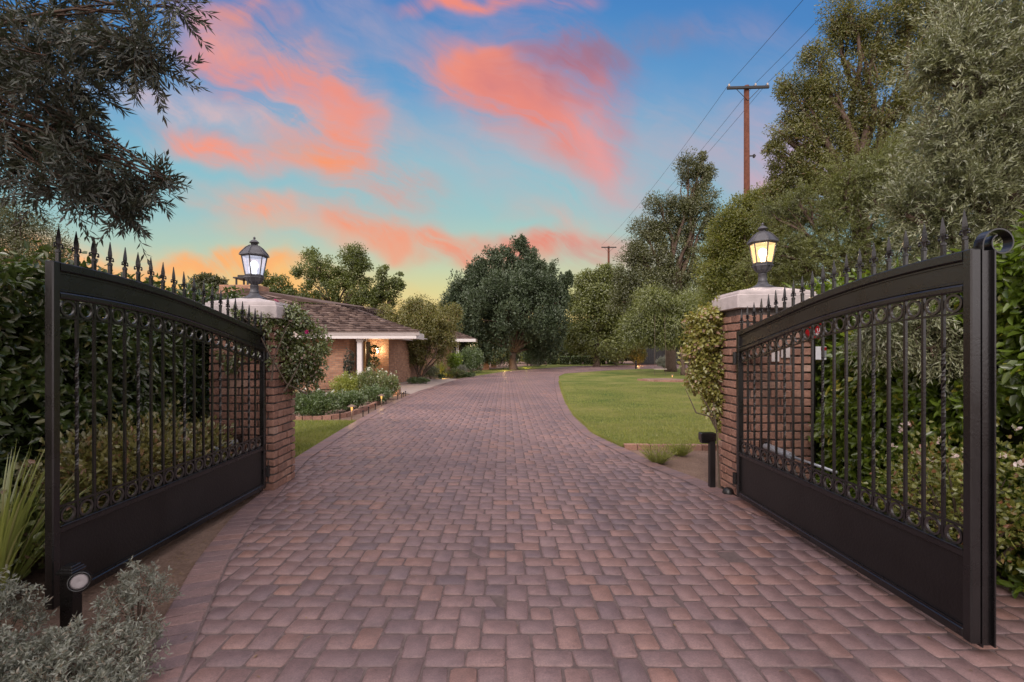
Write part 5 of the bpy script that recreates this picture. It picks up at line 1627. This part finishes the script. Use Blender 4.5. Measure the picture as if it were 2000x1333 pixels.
# big round tree
bl = pxblobs([(985, 610, 85, 50), (930, 620, 55, 44), (1050, 610, 52, 44), (990, 565, 60, 34), (1000, 655, 95, 32), (915, 655, 45, 30), (1075, 640, 34, 36), (958, 512, 13, 34), (983, 505, 10, 30), (1014, 500, 13, 40), (1019, 482, 6, 16), (1000, 520, 12, 30), (970, 530, 16, 34), (1030, 520, 12, 36), (940, 530, 10, 28), (915, 555, 12, 30), (896, 575, 12, 22), (872, 592, 12, 12), (1055, 525, 11, 30), (1078, 545, 10, 26), (1100, 585, 10, 20), (925, 580, 24, 34), (1060, 570, 26, 34),
              (1044, 515, 17, 30), (1066, 540, 20, 28), (930, 540, 18, 28), (905, 570, 24, 28), (885, 590, 18, 16), (1092, 565, 14, 22), (1085, 590, 24, 30), (1108, 550, 8, 14), (945, 565, 40, 40), (1030, 560, 45, 40),
              (955, 690, 55, 14), (1065, 680, 40, 20)], 38.6, .9, .8)
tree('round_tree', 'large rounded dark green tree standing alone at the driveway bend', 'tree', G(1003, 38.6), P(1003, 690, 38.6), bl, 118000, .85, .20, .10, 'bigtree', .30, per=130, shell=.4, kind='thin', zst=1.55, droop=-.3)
# trees behind the house
tree('garden_tree', 'small dark tree just right of the left lantern above the house roof', 'tree', G(530, 34), P(530, 610, 34),
     pxblobs([(520, 545, 20, 16), (545, 560, 20, 16), (508, 572, 18, 14), (532, 585, 32, 18), (565, 580, 20, 18)], 34, .9), 6500, .62, .16, .085, 'oak_leafy', .13, per=90, shell=.3)
tree('garden_tree', 'taller airy dark tree with bare twigs at its top above the house roof', 'tree', G(660, 34), P(660, 620, 34),
     pxblobs([(610, 508, 20, 16), (590, 540, 20, 16), (630, 530, 30, 22), (690, 505, 26, 20), (705, 525, 18, 18), (665, 545, 42, 26), (620, 570, 40, 24), (690, 570, 42, 28), (660, 595, 60, 18), (580, 575, 20, 18), (715, 550, 14, 12), (600, 590, 30, 16)], 34, .9),
     22000, .75, .16, .085, 'oak_leafy', .18, per=110, shell=.3)
tree('garden_tree', 'small tree with a branch reaching right above the shake roof', 'tree', G(735, 33), P(735, 620, 33),
     pxblobs([(750, 525, 14, 14), (742, 550, 14, 14), (775, 545, 18, 9), (728, 575, 26, 20), (760, 570, 20, 16), (735, 595, 36, 14), (785, 560, 8, 8)], 33, .9), 7500, .62, .16, .085, 'oak_leafy', .12, per=90, shell=.3)
tree('garden_tree', 'small bushy treetop behind the chimney of the house', 'tree', G(410, 30), P(410, 600, 30),
     pxblobs([(400, 548, 22, 10), (425, 552, 14, 10), (412, 565, 30, 12), (385, 560, 14, 14)], 30, .9), 3500, .4, .18, .09, 'oak', .12, per=16, shell=.3)
# small multi-trunk tree in front of the house
bl = pxblobs([(812, 622, 52, 30), (775, 640, 36, 34), (855, 625, 40, 32), (815, 600, 34, 16), (790, 680, 34, 26), (848, 672, 36, 30), (820, 655, 55, 36), (750, 615, 14, 14), (885, 610, 12, 16), (815, 700, 26, 12), (870, 655, 22, 26), (770, 660, 24, 20)], 24.6, .9)
tr_ = tree('multi_stem_tree', 'small rounded olive brown tree in front of the house beside the driveway', 'tree', G(818, 24.6), P(818, 735, 24.6), bl, 46000, .62, .10, .046, 'mesquite', .07, per=110, shell=.45, limbs=False)
mb = MB(); b0 = np.array(G(818, 24.6))
for k, (px, py) in enumerate([(795, 690), (808, 680), (822, 672), (838, 682), (852, 690), (865, 694)]):
    e = P(px, py, 24.6 + rnd.uniform(-.6, .6)); s_ = b0 + np.array([rnd.uniform(-.12, .12), rnd.uniform(-.1, .1), 0])
    pts = limb(mb, s_ - b0, e - b0, .055, .03, .03)
    for _ in range(3): limb(mb, e - b0, P(px + rnd.uniform(-35, 35), rnd.uniform(610, 660), 24.6) - b0, .028, .008, .05, 5, 4)
mb.build('stems', M['bark'], tr_, True)
# right middle distance
tree('olive_tree', 'dusty olive tree under the small distant utility pole', 'tree', G(1165, 46), P(1165, 660, 46),
     pxblobs([(1190, 535, 26, 14), (1145, 548, 22, 14), (1170, 570, 40, 22), (1135, 590, 26, 30), (1200, 590, 40, 40), (1160, 620, 50, 40), (1215, 640, 40, 40), (1130, 650, 36, 30), (1180, 670, 50, 26)], 46, .9), 52000, 1.5, .24, .10, 'olive_mid', .3, per=150, shell=.5)
tree('oak_tree', 'tall loose dark tree with open crown left of the main utility pole', 'tree', G(1310, 35), P(1312, 600, 35),
     pxblobs([(1372, 305, 11, 8), (1345, 325, 26, 20), (1380, 335, 14, 16), (1362, 350, 26, 24), (1292, 400, 30, 22), (1365, 395, 34, 28), (1388, 425, 16, 26), (1330, 415, 34, 26), (1262, 450, 28, 22), (1300, 450, 30, 28), (1350, 455, 38, 32),
              (1240, 500, 28, 26), (1285, 505, 36, 34), (1340, 515, 42, 40), (1390, 500, 22, 34), (1225, 545, 24, 28), (1270, 560, 46, 40), (1340, 575, 50, 40), (1390, 570, 30, 40), (1215, 590, 26, 34)], 35, .9), 70000, .95, .16, .07, 'oak', .34, per=120, shell=.3)
tree('olive_tree', 'silvery weeping olive tree overhanging the far end of the right lawn', 'tree', G(1335, 30), P(1330, 640, 30),
     pxblobs([(1260, 620, 34, 34), (1240, 640, 26, 24), (1290, 640, 40, 34), (1330, 625, 44, 40), (1385, 640, 44, 44), (1270, 590, 40, 26), (1360, 600, 50, 34), (1300, 660, 30, 14)], 30, .8), 52000, .95, .16, .05, 'olive_mid', .14, per=130, shell=.5, droop=.6)
tree('dense_tree', 'very dark dense tree beyond the distant gate behind the weeping olive', 'tree', G(1330, 56), P(1330, 660, 56),
     pxblobs([(1200, 660, 60, 40), (1260, 650, 60, 50), (1330, 640, 70, 50), (1400, 640, 60, 60), (1120, 680, 50, 26), (1060, 685, 50, 22)], 56, .6), 30000, 2.0, .5, .22, 'oak', .4, per=80, shell=.4)
# tree right of the pole and lantern
tree('yellow_green_tree', 'yellow green leafy tree directly behind the right lantern', 'tree', G(1470, 17.5), P(1465, 620, 17.5),
     pxblobs([(1412, 480, 30, 30), (1405, 530, 34, 34), (1500, 400, 34, 26), (1440, 405, 26, 20), (1480, 395, 30, 18), (1420, 450, 30, 30), (1455, 440, 40, 36), (1500, 440, 40, 40), (1430, 500, 40, 40), (1480, 510, 50, 44), (1410, 550, 34, 40), (1460, 570, 55, 40), (1530, 520, 50, 50), (1530, 590, 50, 40), (1400, 600, 34, 40), (1455, 640, 60, 40), (1400, 660, 40, 30)], 17.5, .8),
     95000, .62, .095, .038, 'lime_leaf', .26, per=130, shell=.45)
# tall back tree, upper right
tree('tall_tree', 'tall dark tree with orange tinged twigs filling the upper right behind the olives', 'tree', G(1700, 13), P(1680, 420, 13),
     pxblobs([(1545, 175, 30, 22), (1522, 255, 24, 24), (1600, 120, 34, 30), (1645, 70, 34, 30), (1528, 330, 28, 24), (1620, 165, 40, 34), (1560, 225, 34, 34), (1515, 295, 18, 18), (1510, 385, 30, 24), (1660, 30, 46, 34), (1720, 60, 60, 50), (1690, 120, 50, 40), (1640, 205, 36, 30), (1575, 190, 40, 22), (1590, 240, 44, 34), (1560, 280, 34, 26), (1620, 300, 44, 40), (1540, 310, 26, 20), (1570, 350, 36, 34), (1640, 250, 40, 30), (1730, 190, 60, 60), (1780, 110, 70, 70), (1790, 20, 80, 50),
              (1700, 290, 70, 60), (1850, 60, 80, 90), (1760, 370, 70, 60), (1610, 390, 60, 44), (1530, 370, 30, 26), (1860, 200, 80, 80), (1950, 100, 90, 90), (1540, 420, 40, 36)], 13, .8),
     140000, .58, .078, .027, 'oak_warm', .25, per=150, shell=.4)

def spray_tree(name, label, base, fork, blobs, T, K, tl, ll, lw, mat, tr, gravity=.25, up=.25, clump=.30, per=24, shell=.5, leafang=.7, rtw=.0022, cat='olive tree', limbs=True, bark='bark', shade_crown=None):
    root = empty(name, base, 0, label, cat)
    b0 = np.array(base, float); f = np.array(fork, float)
    mb = MB()
    mb.tube([(0, 0, -.1), tuple((f - b0) * .3 + np.array([.05, .05, 0])), tuple((f - b0) * .7 - np.array([.04, 0, 0])), tuple(f - b0)], [tr * 1.5, tr * 1.1, tr, tr * .8], 10)
    ends = []
    for B in blobs:
        c = np.array(B[:3])
        pts = limb(mb, f - b0, c - b0, tr * .4, tr * .10, .06)
        for _ in range(4):
            e = c + rdir(1)[0] * np.array(B[3:]) * .8
            limb(mb, pts[rnd.choice([4, 5, 6, 7])], e - b0, tr * .14, .004, .06, 5, 4)
    mb.build('trunk', M[bark], root, True)
    pos, out, c, bi = crown_points(blobs, T, clump, per, shell)
    ups = LAST_UP[0]
    T = len(pos)
    s_ = pos - out * .05
    dr = unit(out * .8 + R.normal(size=(T, 3)) * .45 + np.array([0, 0, up]))
    tp, tt = sprays(s_, dr, tl * R.uniform(.6, 1.3, T), K, gravity)
    pp, aa = spray_leaves(tp, tt, ll, leafang)
    K1 = K - 1
    U3 = np.concatenate([np.repeat(ups, K1, 0), np.repeat(ups, K1, 0), ups])
    leaves('crown', pp, aa, ll * R.uniform(.6, 1.25, len(pp)), lw * R.uniform(.75, 1.25, len(pp)), M[mat], root, 'thin', origin=base, up=unit(U3 + R.normal(size=U3.shape) * .5))
    twig_mesh('twigs', tp, rtw, M['twig'], root, base)
    if shade_crown:      # unseen crown and limbs added behind the camera to shade the foreground
        rp_, ro_, _, _ = crown_points(shade_crown[0], shade_crown[1], .6, 60, .3)
        leaves('crown', rp_, ro_ + rdir(len(rp_)) * .6, .14, .046, M[mat], root, 'thin', origin=base)
        mb2 = MB()
        for B in shade_crown[0]: limb(mb2, f - b0, np.array(B[:3]) - b0, tr * .4, tr * .12, .05)
        mb2.build('limbs', M[bark], root, True)
    return root
# olives on the right, middle and near
spray_tree('olive_tree', 'mid distance grey green olive tree between the lantern and the tall tree', (5.9, 8.6, 0), P(1680, 560, 8.6),
     pxblobs([(1520, 430, 34, 34), (1505, 500, 34, 34), (1560, 455, 50, 44), (1620, 420, 56, 44), (1690, 380, 60, 56), (1600, 500, 56, 40), (1680, 460, 70, 56), (1560, 530, 44, 34), (1740, 330, 60, 60), (1640, 540, 66, 40), (1750, 430, 70, 70), (1740, 520, 70, 50), (1560, 400, 26, 26), (1820, 350, 70, 80), (1530, 480, 30, 30), (1650, 350, 34, 30)], 8.6, .8),
     6000, 12, .26, .050, .0105, 'olive_mid', .16, rtw=.002, clump=.55, per=40, shell=.45)
spray_tree('olive_tree', 'nearest silvery olive tree towering over the right gate end', (6.2, 4.6, 0), P(2080, 620, 4.6),
     pxblobs([(1900, 130, 70, 70), (1960, 40, 70, 70), (1880, 40, 50, 50), (1840, 130, 40, 50), (1960, 230, 90, 80), (1880, 260, 70, 60), (1840, 350, 50, 40), (1910, 380, 80, 60), (1800, 400, 40, 30), (1850, 450, 60, 50), (1770, 420, 24, 20), (1950, 490, 80, 60),
              (1990, 330, 80, 80), (1880, 520, 60, 40), (1990, 600, 60, 60), (1960, 690, 50, 40), (2060, 200, 80, 200), (2060, 480, 70, 150)], 4.7, .7, .2),
     4600, 13, .30, .056, .0115, 'olive', .2, gravity=.12, up=.45, clump=.34, per=20, shell=.55,
     shade_crown=([(4.6, -1.2, 5.0, 1.7, 2.0, 1.2), (2.2, -3.6, 5.2, 1.8, 1.4, .8), (6.5, 1.0, 5.2, 1.8, 1.8, 1.4)], 22000))
spray_tree('olive_tree', 'low hanging olive bough drooping in front of the bright hedge behind the right gate', (5.2, 3.9, 0), (4.5, 4.0, 2.2),
     pxblobs([(1780, 650, 40, 24), (1740, 660, 30, 20), (1700, 640, 24, 14), (1820, 680, 40, 30), (1860, 660, 40, 34), (1790, 610, 44, 24), (1850, 600, 44, 30), (1720, 610, 24, 14)], 3.55, .5, .1),
     520, 12, .20, .048, .0095, 'olive', .06, gravity=.5, up=-.1)
# foreground olive boughs upper left
bl = pxblobs([(40, 40, 90, 80), (150, 40, 90, 60), (260, 30, 60, 45), (335, 15, 40, 24), (280, 90, 45, 40), (305, 125, 26, 26), (210, 110, 50, 34), (110, 150, 80, 60), (30, 180, 80, 80), (150, 230, 60, 50), (80, 280, 80, 60), (180, 310, 70, 50),
              (225, 345, 55, 34), (290, 358, 36, 18), (200, 380, 50, 26), (245, 408, 34, 16), (120, 370, 60, 36), (30, 330, 50, 40), (320, 350, 18, 10), (230, 425, 20, 8), (60, 120, 90, 70)], 2.75, 1.0, .9)
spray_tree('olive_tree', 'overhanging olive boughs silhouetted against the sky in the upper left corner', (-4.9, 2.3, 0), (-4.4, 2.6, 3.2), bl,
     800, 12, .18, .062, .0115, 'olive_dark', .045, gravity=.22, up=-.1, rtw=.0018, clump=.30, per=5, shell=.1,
     shade_crown=([(-3.6, -1.5, 4.6, 1.7, 1.9, 1.0), (-1.6, -3.4, 4.9, 1.7, 1.5, .8), (-5.5, -3.2, 4.8, 1.6, 1.6, 1.1)], 22000))
# far left fine leaved tree
tree('fine_leaved_tree', 'dark fine leaved tree at the far left behind the hedge', 'tree', (-11.2, 10.5, 0), (-11.0, 10.5, 2.2),
     [(c[0], c[1], c[2], c[3], c[4], c[5]) for c in pxblobs([(30, 430, 60, 40), (80, 480, 50, 40), (0, 480, 60, 60), (60, 520, 60, 40), (-40, 420, 70, 60), (115, 500, 26, 26), (-60, 520, 80, 60)], 10.5, .8)], 30000, .45, .050, .020, 'oak', .2, per=70, shell=.4)
# far tree line seen in gaps
for k, (x0, x1, Z, h) in enumerate([(-70, -14, 62, 5.2), (-16, 12, 75, 4.6), (10, 36, 74, 6.2), (30, 80, 60, 9.0)]):
    n = 15000
    B = [(x, Z + rnd.uniform(-2, 2), h * .45, 3.0, 2.0, h * rnd.uniform(.42, .62)) for x in np.arange(x0, x1, 3.2)]
    pos, out, c, bi = crown_points(B, n, 1.4, 26, .4)
    pos[:, 2] = np.abs(pos[:, 2])
    o = leaves('distant_woodland', pos, out + rdir(len(pos)) * .6, .6, .3, M['oak'], None, 'thin')
    tag(o, ['far off low woodland beyond the house', 'far off low woodland straight down the driveway', 'far off woodland behind the distant gate', 'far off taller woodland at the right'][k], 'woodland', kind='stuff')
